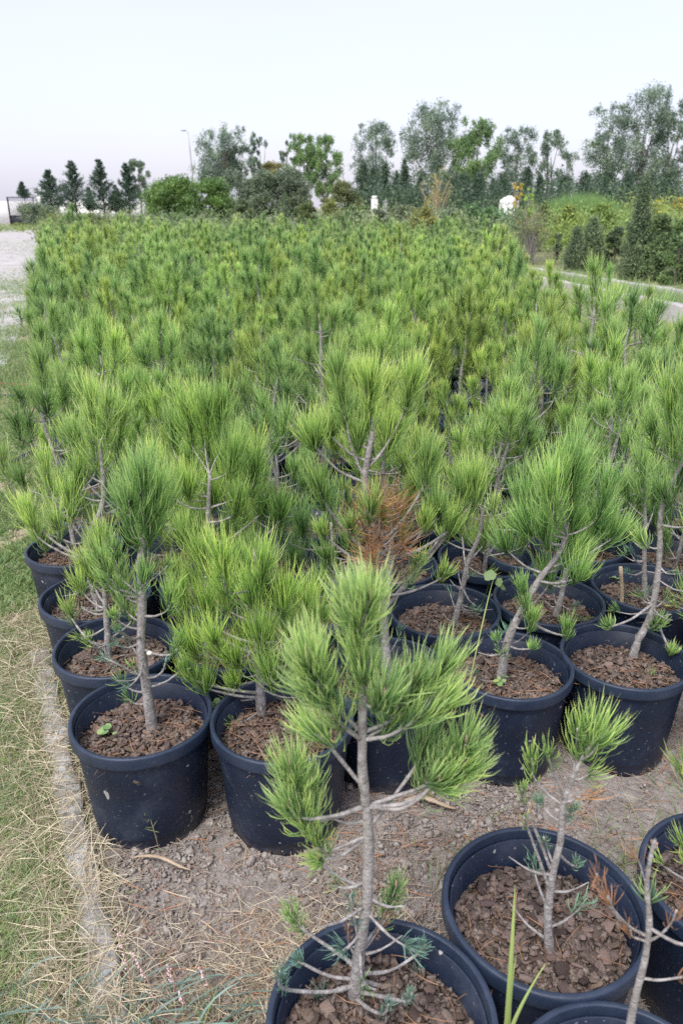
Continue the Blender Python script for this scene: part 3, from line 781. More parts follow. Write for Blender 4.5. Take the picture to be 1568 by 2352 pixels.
hero((0.072, 0.93), [(815, 2290), (826, 2180), (843, 2060), (845, 1900), (833, 1780), (832, 1650), (838, 1520), (832, 1420), (822, 1350)], 0.0115, [
    (832, 1450, 812, 1275, 560, dn(dy=0, nl=0.088, spread=1.6, up=0.55)), (828, 1440, 880, 1290, 190, dn(dy=-0.03, nl=0.088)), (828, 1440, 765, 1300, 190, dn(dy=0.02, nl=0.088)),
    (835, 1600, 850, 1440, 240, dn(dy=0.03, nl=0.088)), (834, 1560, 800, 1420, 180, dn(dy=-0.02, nl=0.088)),
    (768, 1640, 660, 1430, 460, dn(dy=-0.04, ty=-0.03, nl=0.088, att=(832, 1700), spread=1.5)), (730, 1560, 690, 1400, 220, dn(dy=0.0, nl=0.088, att=(832, 1690))), (750, 1600, 610, 1540, 180, dn(dy=-0.05, nl=0.088, att=(832, 1695))),
    (890, 1660, 1010, 1480, 420, dn(dy=0.02, nl=0.088, att=(834, 1700), spread=1.5)), (940, 1620, 1090, 1450, 300, dn(dy=0.03, nl=0.088, att=(836, 1690))), (870, 1620, 930, 1520, 160, dn(dy=-0.04, nl=0.088)), (960, 1650, 1110, 1560, 200, dn(dy=-0.02, nl=0.088, att=(836, 1700))),
    (990, 1795, 1125, 1650, 420, dn(dy=0.02, nl=0.088, att=(845, 1850), spread=1.5)), (1030, 1790, 1150, 1720, 220, dn(dy=-0.02, nl=0.088, att=(845, 1850))), (960, 1750, 1010, 1620, 170, dn(dy=0.04, nl=0.088, att=(850, 1900))), (1000, 1800, 1110, 1810, 130, dn(dy=-0.03, nl=0.088, att=(845, 1850))),
    (745, 1700, 650, 1620, 190, dn(dy=0.0, nl=0.082, att=(835, 1810))), (700, 1880, 640, 1670, 360, dn(dy=-0.03, nl=0.088, att=(838, 1850), spread=1.5)), (720, 1880, 700, 1740, 180, dn(dy=0.03, nl=0.082, att=(838, 1850))), (690, 1880, 610, 1800, 150, dn(dy=-0.05, nl=0.07, att=(838, 1850))),
    (745, 1955, 700, 1880, 120, dn(dy=-0.02, nl=0.06, att=(840, 1920))), (735, 1975, 690, 2000, 100, dn(dy=0.0, nl=0.05, att=(840, 1925))),
    (815, 2120, 800, 2030, 60, blue(nl=0.03, att=(828, 2200))), (880, 2110, 925, 2000, 190, dn(dy=0.05, nl=0.055, spread=1.3, att=(828, 2190))), (690, 2130, 640, 2060, 120, dn(dy=0.03, nl=0.045, spread=1.4, att=(820, 2220))),
    (860, 2150, 900, 2090, 80, dead(dy=0.03, nl=0.02, w=0.0014, att=(825, 2200))), (800, 2160, 800, 2110, 50, dead(dy=0.02, nl=0.02, w=0.0014, att=(820, 2210))),
    (960, 2190, 985, 2160, 110, blue(nl=0.028, att=(820, 2240))), (970, 2270, 960, 2210, 110, blue(nl=0.03, att=(818, 2250))), (935, 2300, 950, 2270, 70, blue(att=(816, 2270))),
    (690, 2210, 665, 2180, 90, blue(nl=0.03, att=(812, 2250))), (650, 2270, 640, 2215, 110, blue(nl=0.035, att=(812, 2260))), (760, 2310, 720, 2260, 90, blue(nl=0.04, att=(812, 2290))), (640, 2330, 650, 2300, 80, blue(nl=0.03, att=(812, 2290))), (880, 2330, 900, 2290, 70, blue(att=(815, 2290))),
    ], 'nearest young pine with bare pale trunk, in the pot cut by the bottom edge', 1, (0.95, 0.98, 1.06, 1), chips=230, w=0.0020, seg=4, bare=10, nscale=1.25, buds=True, prad=1.02, litter=0)

hero((0.418, 1.165), [(1262, 2190), (1257, 2110), (1268, 2010), (1286, 1930), (1292, 1850), (1312, 1790), (1340, 1735)], 0.0088, [
    (1345, 1735, 1405, 1610, 120, dn(dy=0, nl=0.10, spread=1.3)), (1320, 1740, 1330, 1620, 45, dn(dy=0.03, nl=0.09)), (1380, 1700, 1450, 1640, 50, dn(dy=-0.03, nl=0.09, att=(1325, 1750))), (1360, 1700, 1370, 1560, 90, dn(dy=0.04, nl=0.10)),
    (1225, 1785, 1215, 1700, 80, dn(dy=0.04, nl=0.055, att=(1290, 1850))), (1265, 1760, 1245, 1690, 60, dn(dy=-0.02, nl=0.05, att=(1292, 1840))), (1200, 1840, 1195, 1790, 50, dn(dy=0.0, nl=0.04, att=(1268, 2010))), (1245, 1850, 1225, 1820, 80, blue(nl=0.024, att=(1290, 1890))),
    (1300, 1880, 1330, 1840, 110, blue(nl=0.026, att=(1288, 1910))), (1255, 1945, 1245, 1915, 60, blue(nl=0.02, att=(1270, 1990))), (1318, 1990, 1340, 1965, 70, blue(nl=0.022, att=(1280, 1960))),
    (1350, 1780, 1400, 1760, 26, dn(dy=0.0, nl=0.07, att=(1312, 1790))), (1330, 1830, 1400, 1850, 22, dead(dy=0, nl=0.06, att=(1295, 1840))), (1210, 1900, 1200, 1870, 16, dn(dy=0, nl=0.03, att=(1262, 2050)))],
    'sparse pine with thin forked trunk and one bright tuft, in the lower right pot', 2, (1.05, 1.08, 0.95, 1), chips=290, bare=5, seg=4, w=0.0022, soil=0.272, prad=1.03, phi=1.02, litter=0)

hero((0.46, 0.765), [(1446, 2400), (1452, 2320), (1478, 2210), (1490, 2120), (1484, 2040), (1492, 1975), (1502, 1930)], 0.0062, [
    (1380, 2050, 1365, 1990, 46, dead(dy=0.0, nl=0.05, w=0.0018, att=(1490, 2150))), (1410, 2090, 1380, 2030, 40, dead(dy=-0.01, nl=0.045, w=0.0018, att=(1490, 2155))), (1450, 2150, 1440, 2100, 36, dead(dy=0.0, nl=0.045, w=0.0018, att=(1490, 2165))),
    (1470, 1990, 1440, 1925, 22, dead(dy=0.0, nl=0.05, w=0.0016, att=(1486, 2030))), (1500, 1945, 1504, 1925, 10, dead(dy=0, nl=0.012)), (1540, 2120, 1565, 2060, 18, dead(dy=-0.02, nl=0.04, att=(1489, 2160))), (1560, 2245, 1600, 2240, 16, dead(dy=0, nl=0.03, att=(1470, 2240)))],
    'dying pine seedling with brown curled needles, in the lowest pot at the bottom right', 3, (1, 1, 1, 1), chips=120, bare=2, seg=4, prad=0.97, rough_d=0.86, soil=0.262)

hero((0.855, 1.225), [(1650, 2120), (1640, 2000), (1610, 1880), (1600, 1780)], 0.008, [
    (1590, 1960, 1530, 1900, 90, dn(dy=0, nl=0.07)), (1600, 1830, 1545, 1700, 150, dn(dy=0.02, nl=0.09)), (1620, 1800, 1600, 1650, 160, dn(dy=0, nl=0.1)), (1580, 1980, 1560, 1950, 60, dn(nl=0.05)), (1640, 1900, 1680, 1800, 100)],
    'pine in the pot cut by the right edge, level with the wide pot beside it', 4, YG, chips=60, prad=1.0)

hero((-0.571, 1.81), [(350, 1672), (337, 1580), (325, 1490), (327, 1370), (322, 1290), (338, 1210), (335, 1160)], 0.0150, [
    (335, 1215, 285, 1010, 420, dn(dy=0.03)), (345, 1230, 370, 1035, 460, dn(dy=-0.02)), (330, 1190, 330, 985, 300, dn(dy=-0.06)), (360, 1210, 400, 1080, 260, dn(dy=0.05)), (310, 1230, 255, 1070, 260, dn(dy=0.0)), (300, 1190, 290, 1060, 160, dn(dy=-0.06)),
    (325, 1350, 355, 1260, 170, dn(dy=-0.05, nl=0.08, spread=1.3)), (265, 1345, 200, 1230, 200, dn(dy=-0.05, nl=0.09, att=(325, 1370))), (275, 1320, 255, 1210, 150, dn(dy=0.02, nl=0.08, att=(325, 1365))), (255, 1350, 215, 1290, 120, dn(dy=0.04, nl=0.07, att=(326, 1375))), (375, 1310, 410, 1270, 60, dn(dy=0.0, nl=0.05, att=(325, 1350))),
    (265, 1420, 250, 1400, 90, dn(dy=-0.03, nl=0.04, spread=1.5, att=(326, 1450))), (260, 1520, 215, 1500, 60, blue(nl=0.03, dy=-0.05, att=(335, 1560))), (275, 1450, 265, 1440, 60, blue(nl=0.028, att=(327, 1460))), (400, 1500, 430, 1440, 110, dn(dy=-0.04, nl=0.06, att=(332, 1490))), (375, 1540, 385, 1500, 40, blue(nl=0.02, att=(337, 1560))), (385, 1400, 400, 1310, 150, dn(dy=-0.03, nl=0.09)), (290, 1400, 265, 1300, 130, dn(dy=0.03, nl=0.09)), (410, 1545, 440, 1520, 70, dn(dy=0.02, nl=0.05, att=(340, 1580))), (300, 1480, 275, 1455, 40, blue(nl=0.02, att=(332, 1520)))],
    'young pine with tall straight pale trunk in the front left corner pot', 5, (0.88, 0.98, 0.95, 1), chips=170, bare=9, litter=1)

hero((-0.168, 1.795), [(600, 1640), (596, 1560), (590, 1450), (590, 1340), (588, 1260)], 0.0135, [
    (480, 1330, 445, 1180, 300), (520, 1360, 500, 1190, 320), (560, 1330, 545, 1210, 230), (430, 1420, 400, 1290, 260, dn(nl=0.11)), (480, 1430, 460, 1300, 260), (525, 1400, 515, 1280, 200), (600, 1330, 610, 1200, 250), (650, 1400, 660, 1270, 240), (700, 1420, 720, 1290, 260), (660, 1460, 700, 1370, 200), (730, 1440, 760, 1340, 180),
    (450, 1500, 410, 1400, 220, dn(dy=-0.08)), (500, 1500, 480, 1400, 200), (545, 1520, 500, 1450, 190, dn(dy=-0.1)), (560, 1470, 570, 1380, 180), (440, 1560, 400, 1490, 140, dn(dy=-0.06, nl=0.09)), (540, 1570, 525, 1540, 170, dn(dy=-0.08, nl=0.075, spread=1.5)), (610, 1470, 640, 1390, 160), (600, 1500, 595, 1370, 240, dn(dy=-0.1)), (625, 1570, 600, 1460, 200, dn(dy=-0.13)), (680, 1520, 690, 1410, 200, dn(dy=-0.06)), (470, 1580, 455, 1500, 160, dn(dy=-0.05)), (580, 1380, 570, 1270, 220, dn(dy=-0.06))],
    'bushy bright green pine in the second front pot, right of the corner pot', 6, BR, chips=120, nl=0.14, bare=6, djit=0.07, litter=1)

hero((0.14, 2.03), [(890, 1560), (880, 1420), (870, 1290), (845, 1180), (838, 1100), (850, 1020), (860, 960)], 0.0155, [
    (790, 950, 757, 765, 420, dn(dy=0.0, att=(840, 1100))), (848, 960, 846, 785, 420, dn(dy=0.0)), (935, 930, 962, 785, 420, dn(dy=0.0, att=(838, 1080))), (820, 1020, 815, 920, 260), (720, 1020, 695, 925, 300, dn(att=(838, 1110))), (890, 1030, 930, 900, 300), (760, 1000, 745, 900, 240, dn(dy=0.06)),
    (975, 1110, 992, 965, 380, dn(dy=-0.03, att=(860, 1260))), (742, 1150, 718, 1035, 320, dn(dy=-0.06, att=(868, 1290))), (1008, 1190, 1000, 1100, 230, dn(dy=-0.05, att=(865, 1280))), (850, 1190, 850, 1095, 180, dn(dy=-0.15, nl=0.10)), (805, 1225, 800, 1165, 180, dn(dy=-0.1, nl=0.07)), (745, 1230, 722, 1180, 170, dn(dy=-0.08, nl=0.07, att=(870, 1300))), (975, 1215, 985, 1150, 190, dn(dy=-0.08, nl=0.08, att=(868, 1290))), (880, 1200, 875, 1140, 150, dn(dy=-0.1, nl=0.07)),
    (1085, 1150, 1085, 1025, 300, dn(dy=0.05, att=(880, 1400))), (1060, 1160, 1045, 1050, 160, dn(dy=0.05, att=(880, 1400))),
    (870, 1220, 870, 1060, 230, dead(dy=-0.13, nl=0.13, w=0.0016, spread=2.2, up=0.2)), (910, 1190, 950, 1080, 150, dead(dy=-0.12, nl=0.12, w=0.0016, spread=2.2, up=0.1)), (835, 1220, 790, 1120, 130, dead(dy=-0.10, nl=0.13, w=0.0016, spread=2.4, up=0.0)), (920, 1260, 960, 1180, 170, dead(dy=-0.12, nl=0.12, w=0.0016, spread=2.5, up=-0.2)),
    (850, 1280, 830, 1200, 240, dead(dy=-0.12, nl=0.12, w=0.0016, spread=2.5, up=-0.3)),
    (940, 1330, 980, 1250, 150, dn(dy=-0.1, nl=0.08)), (760, 1310, 730, 1220, 200, dn(dy=0.0, nl=0.10)), (1030, 1220, 1050, 1120, 220, dn(dy=0.02)), (1010, 1330, 1040, 1280, 110, dn(dy=-0.02, nl=0.08))],
    'tall central pine with a nest of rusty dead needles inside its green crown', 7, (1.0, 1.02, 0.88, 1), chips=0, nl=0.13, bare=5, prad=0.98, djit=0.05)

hero((0.53, 2.07), [(1150, 1562), (1160, 1490), (1188, 1420), (1235, 1335), (1280, 1275), (1300, 1230)], 0.0145, [
    (1310, 1180, 1318, 960, 520, dn(dy=0.0, nl=0.145)), (1300, 1150, 1350, 990, 360, dn(dy=0.05, nl=0.145)), (1270, 1180, 1240, 1030, 320), (1370, 1190, 1425, 1030, 380, dn(dy=0.0)), (1340, 1260, 1420, 1130, 340), (1300, 1250, 1350, 1120, 300), (1220, 1190, 1175, 1060, 300), (1250, 1240, 1225, 1120, 240), (1300, 1290, 1380, 1210, 240), (1280, 1120, 1290, 1000, 240), (1400, 1240, 1460, 1150, 200),
    (1205, 1400, 1190, 1300, 240, dn(dy=-0.05, nl=0.08, att=(1190, 1420))), (1215, 1440, 1235, 1380, 200, dn(dy=-0.05, nl=0.07, att=(1180, 1440))), (1300, 1460, 1310, 1400, 170, dn(dy=0.0, nl=0.075, att=(1195, 1410))), (1140, 1470, 1130, 1450, 80, dn(dy=-0.05, nl=0.04, spread=1.5)), (1100, 1560, 1085, 1530, 60, blue(nl=0.03)), (1220, 1490, 1225, 1470, 90, dn(dy=-0.04, nl=0.05, att=(1165, 1480))), (1210, 1220, 1150, 1150, 200), (1260, 1340, 1230, 1250, 180), (1320, 1330, 1360, 1260, 180), (1160, 1260, 1130, 1190, 160)],
    'leaning pine with crooked grey trunk in the front pot right of centre', 8, (0.88, 1.0, 0.93, 1), chips=150, nl=0.14, bare=6, djit=0.05, litter=1)

hero((0.915, 2.12), [(1452, 1512), (1465, 1470), (1492, 1415), (1508, 1330), (1514, 1250), (1516, 1180), (1540, 1110), (1575, 1050)], 0.0125, [
    (1545, 1030, 1530, 800, 480, dn(nl=0.145)), (1580, 1000, 1590, 780, 400), (1500, 1020, 1490, 900, 260), (1560, 1110, 1610, 960, 300), (1530, 1150, 1490, 1060, 180), (1600, 1200, 1640, 1080, 200), (1480, 1250, 1440, 1200, 120, dn(nl=0.08)), (1500, 1440, 1540, 1400, 110, dn(dy=-0.04, nl=0.06, spread=1.4)), (1400, 1440, 1380, 1420, 110, dn(dy=-0.05, nl=0.06, spread=1.4, att=(1500, 1380))), (1490, 1560, 1500, 1530, 70, dn(dy=-0.1, nl=0.05, spread=1.5)), (1540, 1500, 1560, 1470, 100, dn(dy=-0.06, nl=0.06, att=(1495, 1400)))],
    'pine with tall leaning bare trunk in the front pot near the right edge', 9, MG, chips=150, bare=9, litter=2, djit=0.05)

hero((1.35, 2.08), [(1640, 1520), (1640, 1380), (1650, 1200)], 0.012, [(1650, 1200, 1640, 1000, 300), (1600, 1250, 1580, 1130, 220), (1690, 1250, 1700, 1100, 220), (1590, 1380, 1570, 1290, 130)],
     'pine whose pot is cut by the right edge of the frame, in the front row', 10, YG, chips=0)
hero((-0.745, 2.18), [(250, 1515), (246, 1440), (240, 1360), (232, 1300)], 0.0115, [
    (232, 1320, 215, 1180, 240), (215, 1340, 175, 1230, 220), (250, 1340, 265, 1230, 200), (190, 1360, 160, 1290, 160, dn(nl=0.10)), (270, 1380, 300, 1290, 180), (165, 1420, 140, 1350, 130, dn(nl=0.09)), (300, 1430, 320, 1370, 110, dn(nl=0.08)), (235, 1300, 235, 1160, 200), (270, 1450, 262, 1420, 80, dn(nl=0.05, spread=1.4)), (205, 1470, 195, 1450, 60, dn(nl=0.05, spread=1.4))],
    'small pine behind the front left corner pot, beside the lawn', 11, YG, chips=80, bare=6, litter=0)
hero((-0.917, 2.53), [(228, 1395), (207, 1310), (205, 1230), (236, 1160), (236, 1080), (228, 1010)], 0.0140, [
    (222, 1050, 205, 835, 480, dn(nl=0.145)), (195, 1080, 150, 920, 340, dn(att=(236, 1110))), (270, 1040, 290, 880, 380, dn(nl=0.145)), (245, 1000, 250, 850, 260), (120, 1140, 90, 1000, 320, dn(nl=0.11, att=(205, 1250))), (85, 1230, 50, 1115, 320, dn(nl=0.11, att=(207, 1290))), (135, 1230, 120, 1130, 160, dn(att=(207, 1270))), (160, 1190, 150, 1060, 240), (300, 1140, 320, 1020, 240), (180, 1130, 175, 1010, 220), (60, 1180, 20, 1120, 120, dn(att=(207, 1290)))],
    'wide tall pine overhanging the lawn from the third pot back on the left', 12, (1.12, 1.12, 1.0, 1), chips=50, nl=0.14, bare=6)
hero((-0.36, 2.23), [(470, 1500), (475, 1380), (478, 1200), (482, 1090)], 0.013, [
    (480, 1080, 470, 850, 420, dn(nl=0.145)), (510, 1020, 505, 840, 340), (440, 1020, 415, 850, 340), (400, 1040, 395, 900, 240), (530, 1080, 545, 960, 300), (580, 1120, 600, 990, 300), (430, 1130, 410, 1030, 260), (490, 1160, 490, 1060, 280), (540, 1180, 560, 1080, 260), (600, 1180, 615, 1090, 220), (470, 1000, 480, 870, 240, dn(mat='needle')), (520, 1240, 540, 1170, 180), (450, 1220, 440, 1150, 160), (420, 1240, 395, 1150, 200), (580, 1290, 600, 1200, 200), (640, 1200, 660, 1090, 220), (510, 1330, 520, 1260, 160), (390, 1140, 370, 1040, 200), (450, 1340, 430, 1270, 150)],
    'dense dark green pine with a yellowish tip behind the two front left pots', 13, (0.9, 0.97, 0.78, 1), chips=0, nl=0.14)
hero((0.37, 2.42), [(1043, 1435), (1058, 1370), (1075, 1290), (1100, 1230), (1108, 1170)], 0.0115, [
    (1095, 1150, 1095, 1030, 260), (1075, 1140, 1060, 1050, 160), (1130, 1180, 1140, 1110, 120, dn(nl=0.08)), (1020, 1240, 1000, 1190, 90, dn(nl=0.07)), (1110, 1250, 1130, 1160, 180), (1060, 1230, 1030, 1130, 160)],
    'pine with thin dark leaning trunk in the second row, right of the central pine', 14, YG, chips=60, bare=12, litter=2)
hero((0.765, 2.5), [(1275, 1420), (1292, 1350), (1300, 1280), (1300, 1200)], 0.0115, [
    (1300, 1200, 1300, 1080, 240), (1330, 1240, 1350, 1140, 200), (1260, 1240, 1240, 1150, 160), (1375, 1220, 1400, 1130, 200)],
    'pine hidden behind the leaning one, in the second row on the right', 15, BG, chips=60, bare=8, litter=2)
hero((1.165, 2.6), [(1480, 1385), (1478, 1300), (1480, 1200), (1475, 1110)], 0.011, [
    (1475, 1130, 1470, 990, 260), (1440, 1150, 1420, 1050, 220), (1500, 1170, 1510, 1060, 180), (1450, 1240, 1440, 1180, 110, dn(nl=0.07))],
    'pine with a wooden stake beside it, behind the leaning-trunk pine at right', 16, BG, chips=60, bare=10, litter=2)
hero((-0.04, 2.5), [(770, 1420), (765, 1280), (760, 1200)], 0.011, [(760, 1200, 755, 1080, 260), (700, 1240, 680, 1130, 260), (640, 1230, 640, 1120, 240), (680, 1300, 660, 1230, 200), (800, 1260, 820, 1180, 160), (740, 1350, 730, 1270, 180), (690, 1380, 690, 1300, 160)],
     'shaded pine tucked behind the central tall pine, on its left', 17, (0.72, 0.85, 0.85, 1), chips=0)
hero((-0.12, 3.25), [(636, 1120), (634, 1030), (630, 960), (628, 890)], 0.0125, [
    (628, 880, 625, 765, 260, dn(nl=0.10)), (595, 880, 590, 790, 160, dn(nl=0.09)), (655, 860, 665, 775, 180), (575, 915, 560, 830, 150, dn(nl=0.09)), (675, 915, 690, 830, 150, dn(nl=0.09)), (610, 870, 600, 770, 140)],
    'lollipop-shaped pine with long bare pale trunk in mid field left of centre', 18, (1.05, 1.08, 0.95, 1), chips=0, nl=0.10, bare=9)
hero((0.79, 2.95), [(1205, 1200), (1206, 1080), (1210, 990), (1215, 920), (1220, 860)], 0.0125, [
    (1225, 880, 1245, 705, 420, dn(nl=0.11, att=(1210, 970))), (1190, 930, 1175, 810, 260, dn(att=(1210, 975))), (1270, 920, 1305, 790, 320, dn(att=(1210, 970))), (1250, 870, 1265, 750, 260, dn(att=(1210, 965))), (1200, 880, 1200, 770, 180), (1170, 960, 1160, 880, 140, dn(att=(1210, 975)))],
    'blue-green pine with a Y-shaped forked trunk, right of the central pine', 19, BG, chips=0, nl=0.14, bare=5)
hero((1.35, 5.1), [(1395, 900), (1390, 760), (1388, 700), (1395, 650)], 0.016, [
    (1395, 660, 1402, 592, 200, dn(nl=0.11, spread=0.7)), (1380, 655, 1370, 610, 110, dn(nl=0.09, spread=0.7, att=(1388, 690))), (1415, 690, 1440, 645, 110, dn(nl=0.09, spread=0.7)), (1400, 700, 1415, 640, 110, dn(spread=0.7)), (1350, 720, 1340, 660, 160, dn(spread=0.8)), (1330, 735, 1320, 690, 110, dn(spread=0.8)), (1420, 770, 1440, 700, 180), (1380, 800, 1370, 720, 180)],
    'tallest pine at right, its tip standing above the others before the channel wall', 20, (0.9, 1.05, 0.9, 1), chips=0, w=0.0028, nl=0.11)
hero((0.86, 5.0), [(1160, 900), (1162, 800), (1160, 740), (1165, 700)], 0.014, [
    (1162, 710, 1165, 630, 240, dn(w=0.003)), (1140, 715, 1128, 650, 170, dn(w=0.003)), (1190, 715, 1205, 640, 190, dn(w=0.003)), (1130, 770, 1120, 720, 110), (1195, 780, 1210, 720, 120), (1225, 740, 1240, 680, 110)],
    'light green pine with upright fork and bare trunk, near the channel at right', 21, YG, chips=0, w=0.003, nl=0.11)
hero((-0.86, 4.7), [(325, 880), (318, 820), (310, 750)], 0.013, [
    (310, 760, 305, 670, 280, dn(w=0.0028)), (285, 760, 270, 690, 200, dn(w=0.0028)), (335, 770, 345, 700, 200, dn(w=0.0028)), (355, 800, 370, 740, 160), (270, 800, 255, 750, 160)],
    'pine with long slanting bare trunk in the left of the mid field', 22, YG, chips=0, w=0.0028, nl=0.11, bare=6)
hero((-1.35, 6.2), [(330, 700), (325, 640), (322, 590), (318, 560)], 0.014, [
    (318, 570, 315, 520, 200, dn(w=0.0035)), (345, 580, 350, 530, 150, dn(w=0.0035)), (300, 580, 285, 540, 120, dn(w=0.0035)), (280, 590, 265, 555, 100, dn(w=0.0035)), (365, 600, 375, 560, 100, dn(w=0.0035))],
    'tall pine with bare forked grey trunk rising over the left of the field', 23, BR, chips=0, w=0.0035, nl=0.12, bare=6)

# ---- the rest of the block, drawn from shared forms
def auto_set(seed, detail, n1, w, seg):
    rg = np.random.default_rng(seed)
    h = rg.uniform(0.66, 1.0)
    lx, ly = rg.normal(0, 0.05, 2)
    tk = [np.array([0, 0, 0.0])]
    for f in (0.3, 0.6, 0.85, 1.0):
        tk.append(np.array([lx * f + rg.normal() * 0.012, ly * f + rg.normal() * 0.012, (h - 0.2) * f]))
    ts = []
    top = tk[-1]
    ts.append(dict(B=top - [0, 0, 0.05], T=top + np.array([rg.normal() * 0.02, rg.normal() * 0.02, 0.22]), n=int(n1 * 1.5)))
    for lev, cnt, out_ in ((0.9, rg.integers(3, 5), 0.085), (0.7, rg.integers(5, 7), 0.15), (0.48, rg.integers(4, 7), 0.18), (0.22, rg.integers(2, 5), 0.16)):
        z = (h - 0.2) * lev; a0 = rg.random() * 6.28
        for i in range(cnt):
            a = a0 + i * 2 * pi / cnt + rg.normal() * 0.3
            o = out_ * rg.uniform(0.7, 1.3)
            B = np.array([lx * lev + cos(a) * o, ly * lev + sin(a) * o, z + rg.uniform(-0.03, 0.05)])
            T = B + np.array([cos(a) * 0.03, sin(a) * 0.03, rg.uniform(0.13, 0.24)])
            ts.append(dict(B=B, T=T, n=int(n1 * rg.uniform(0.7, 1.1)), spread=1.2 if detail else 1.55))
    return plant_set(np.array(tk), rg.uniform(0.010, 0.014), ts, rg, 1.0, w, seg, 0.12, 4 if detail else 0, detail, sides=6)
near_sets = [auto_set(200 + k, 1, 220, 0.0026, 3) for k in range(9)]
mid_sets = [auto_set(230 + k, 0, 165, 0.0042, 2) for k in range(8)]
far_sets = [auto_set(260 + k, 0, 80, 0.008, 2) for k in range(6)]
hero_pots = [(0.055, 0.93), (-0.571, 1.81), (-0.168, 1.795), (0.14, 2.03), (0.53, 2.07), (0.915, 2.12), (1.35, 2.08), (-0.745, 2.18), (-0.917, 2.53), (-0.36, 2.23), (0.37, 2.42), (0.765, 2.5), (1.165, 2.6), (-0.04, 2.5), (-0.12, 3.25), (0.79, 2.95), (1.35, 5.1), (0.86, 5.0), (-0.86, 4.7), (-1.35, 6.2)]
rg = np.random.default_rng(77)
cells = [(1.52, 2.5, 0, 90), (-0.50, 2.63, 0, 91), (0.20, 2.83, 1, 92), (0.60, 2.88, 1, 93), (1.02, 3.0, 1, 94), (-0.27, 2.85, 1, 95), (1.42, 2.93, 1, 96), (-0.72, 2.93, 1, 97), (-1.13, 2.95, 1, 98)]
row = 0; d = 3.34
while d < 27.5:
    x0 = XL(d) - 0.12; x1 = float(min(XR(d), 0.448 * (0.929 * d + 0.63) + 0.45))
    x = x0 + rg.uniform(0, 0.15); c = 1
    step = 0.455 + 0.004 * d
    while x < x1:
        cells.append((x + rg.normal() * 0.025, d + rg.normal() * 0.03, row + 4, c)); c += 1; x += step
    d += 0.44 + 0.008 * d; row += 1
TONES = [('bright yellow-green', (1.2, 1.15, 0.9, 1)), ('mid green', (0.98, 1.02, 0.92, 1)), ('deep green', (0.8, 0.88, 0.82, 1)), ('bluish green', (0.88, 0.96, 0.97, 1)), ('fresh green', (1.08, 1.12, 0.92, 1)), ('olive green', (1.05, 0.98, 0.78, 1))]
ORD = ['', 'first', 'second', 'third', 'fourth', 'fifth', 'sixth', 'seventh', 'eighth', 'ninth', 'tenth', 'eleventh', 'twelfth', 'thirteenth', 'fourteenth', 'fifteenth', 'sixteenth', 'seventeenth', 'eighteenth', 'nineteenth']
ORD += ['twentieth'] + ['twenty-' + ORD[k] for k in range(1, 10)] + ['thirtieth'] + ['thirty-' + ORD[k] for k in range(1, 10)]
nth = {}
special = {90: 'pine in a pot cut by the right edge, just behind the front row', 91: 'pine in a mostly hidden pot behind the dense dark one at left', 92: 'pine right behind the central pine with rusty needles', 93: 'pine in shade between the second-row pots right of centre', 94: 'pine in a half-hidden pot behind the second-row pots at right', 95: 'pine squeezed behind the dense dark pine, left of centre', 96: 'pine behind the staked one, close to the right edge', 97: 'pine behind the wide overhanging one at left', 98: 'pine at the lawn edge behind the wide overhanging pine'}
far_pts = []
n_ind = 0
cells.sort(key=lambda c: (c[2] if c[3] < 90 else 0, c[0]))
for (x, y, rw, cc) in cells:
    if cc >= 90 and cc in special: pass
    if min((x - hx) ** 2 + (y - hy) ** 2 for hx, hy in hero_pots) < 0.33 ** 2 and cc < 90: continue
    sc = float(np.clip(rg.normal(0.98, 0.15), 0.7, 1.35)) * (0.93 if y < 6 else 1.06)
    if y > 9 and rg.random() < 0.15: sc *= 1.12
    tn = int(rg.integers(6)); tone, colr = TONES[tn]
    v = rg.uniform(0.88, 1.12); colr = (colr[0] * v, colr[1] * v, colr[2] * v, 1)
    rz = rg.random() * 6.28
    if n_ind < 276:
        if y < 5.2: st = near_sets[int(rg.integers(9))]; hi = True
        elif y < 9.5: st = mid_sets[int(rg.integers(8))]; hi = y < 6.5
        else: st = far_sets[int(rg.integers(6))]; hi = False
        grp = None
        if cc in special and cc >= 90: lab = special[cc]
        else:
            nth[rw] = nth.get(rw, 0) + 1
            place = 'leftmost' if nth[rw] == 1 else ORD[nth[rw]] + ' from the left'
            lab = f'{tone} potted pine, {place} in the {ORD[rw]} row back'
            grp = 'potted pines standing in rows in the block'
        place_pine(st, (x, y, 0), (0, 0, 0), lab, grp, rz, sc, colr, 0.98, rg.uniform(0.95, 1.03), 0, hi, n_ind + 40, mul=mulch_far if y > 4 else None)
        n_ind += 1
    else:
        far_pts.append((x, y, sc, rz, tn))
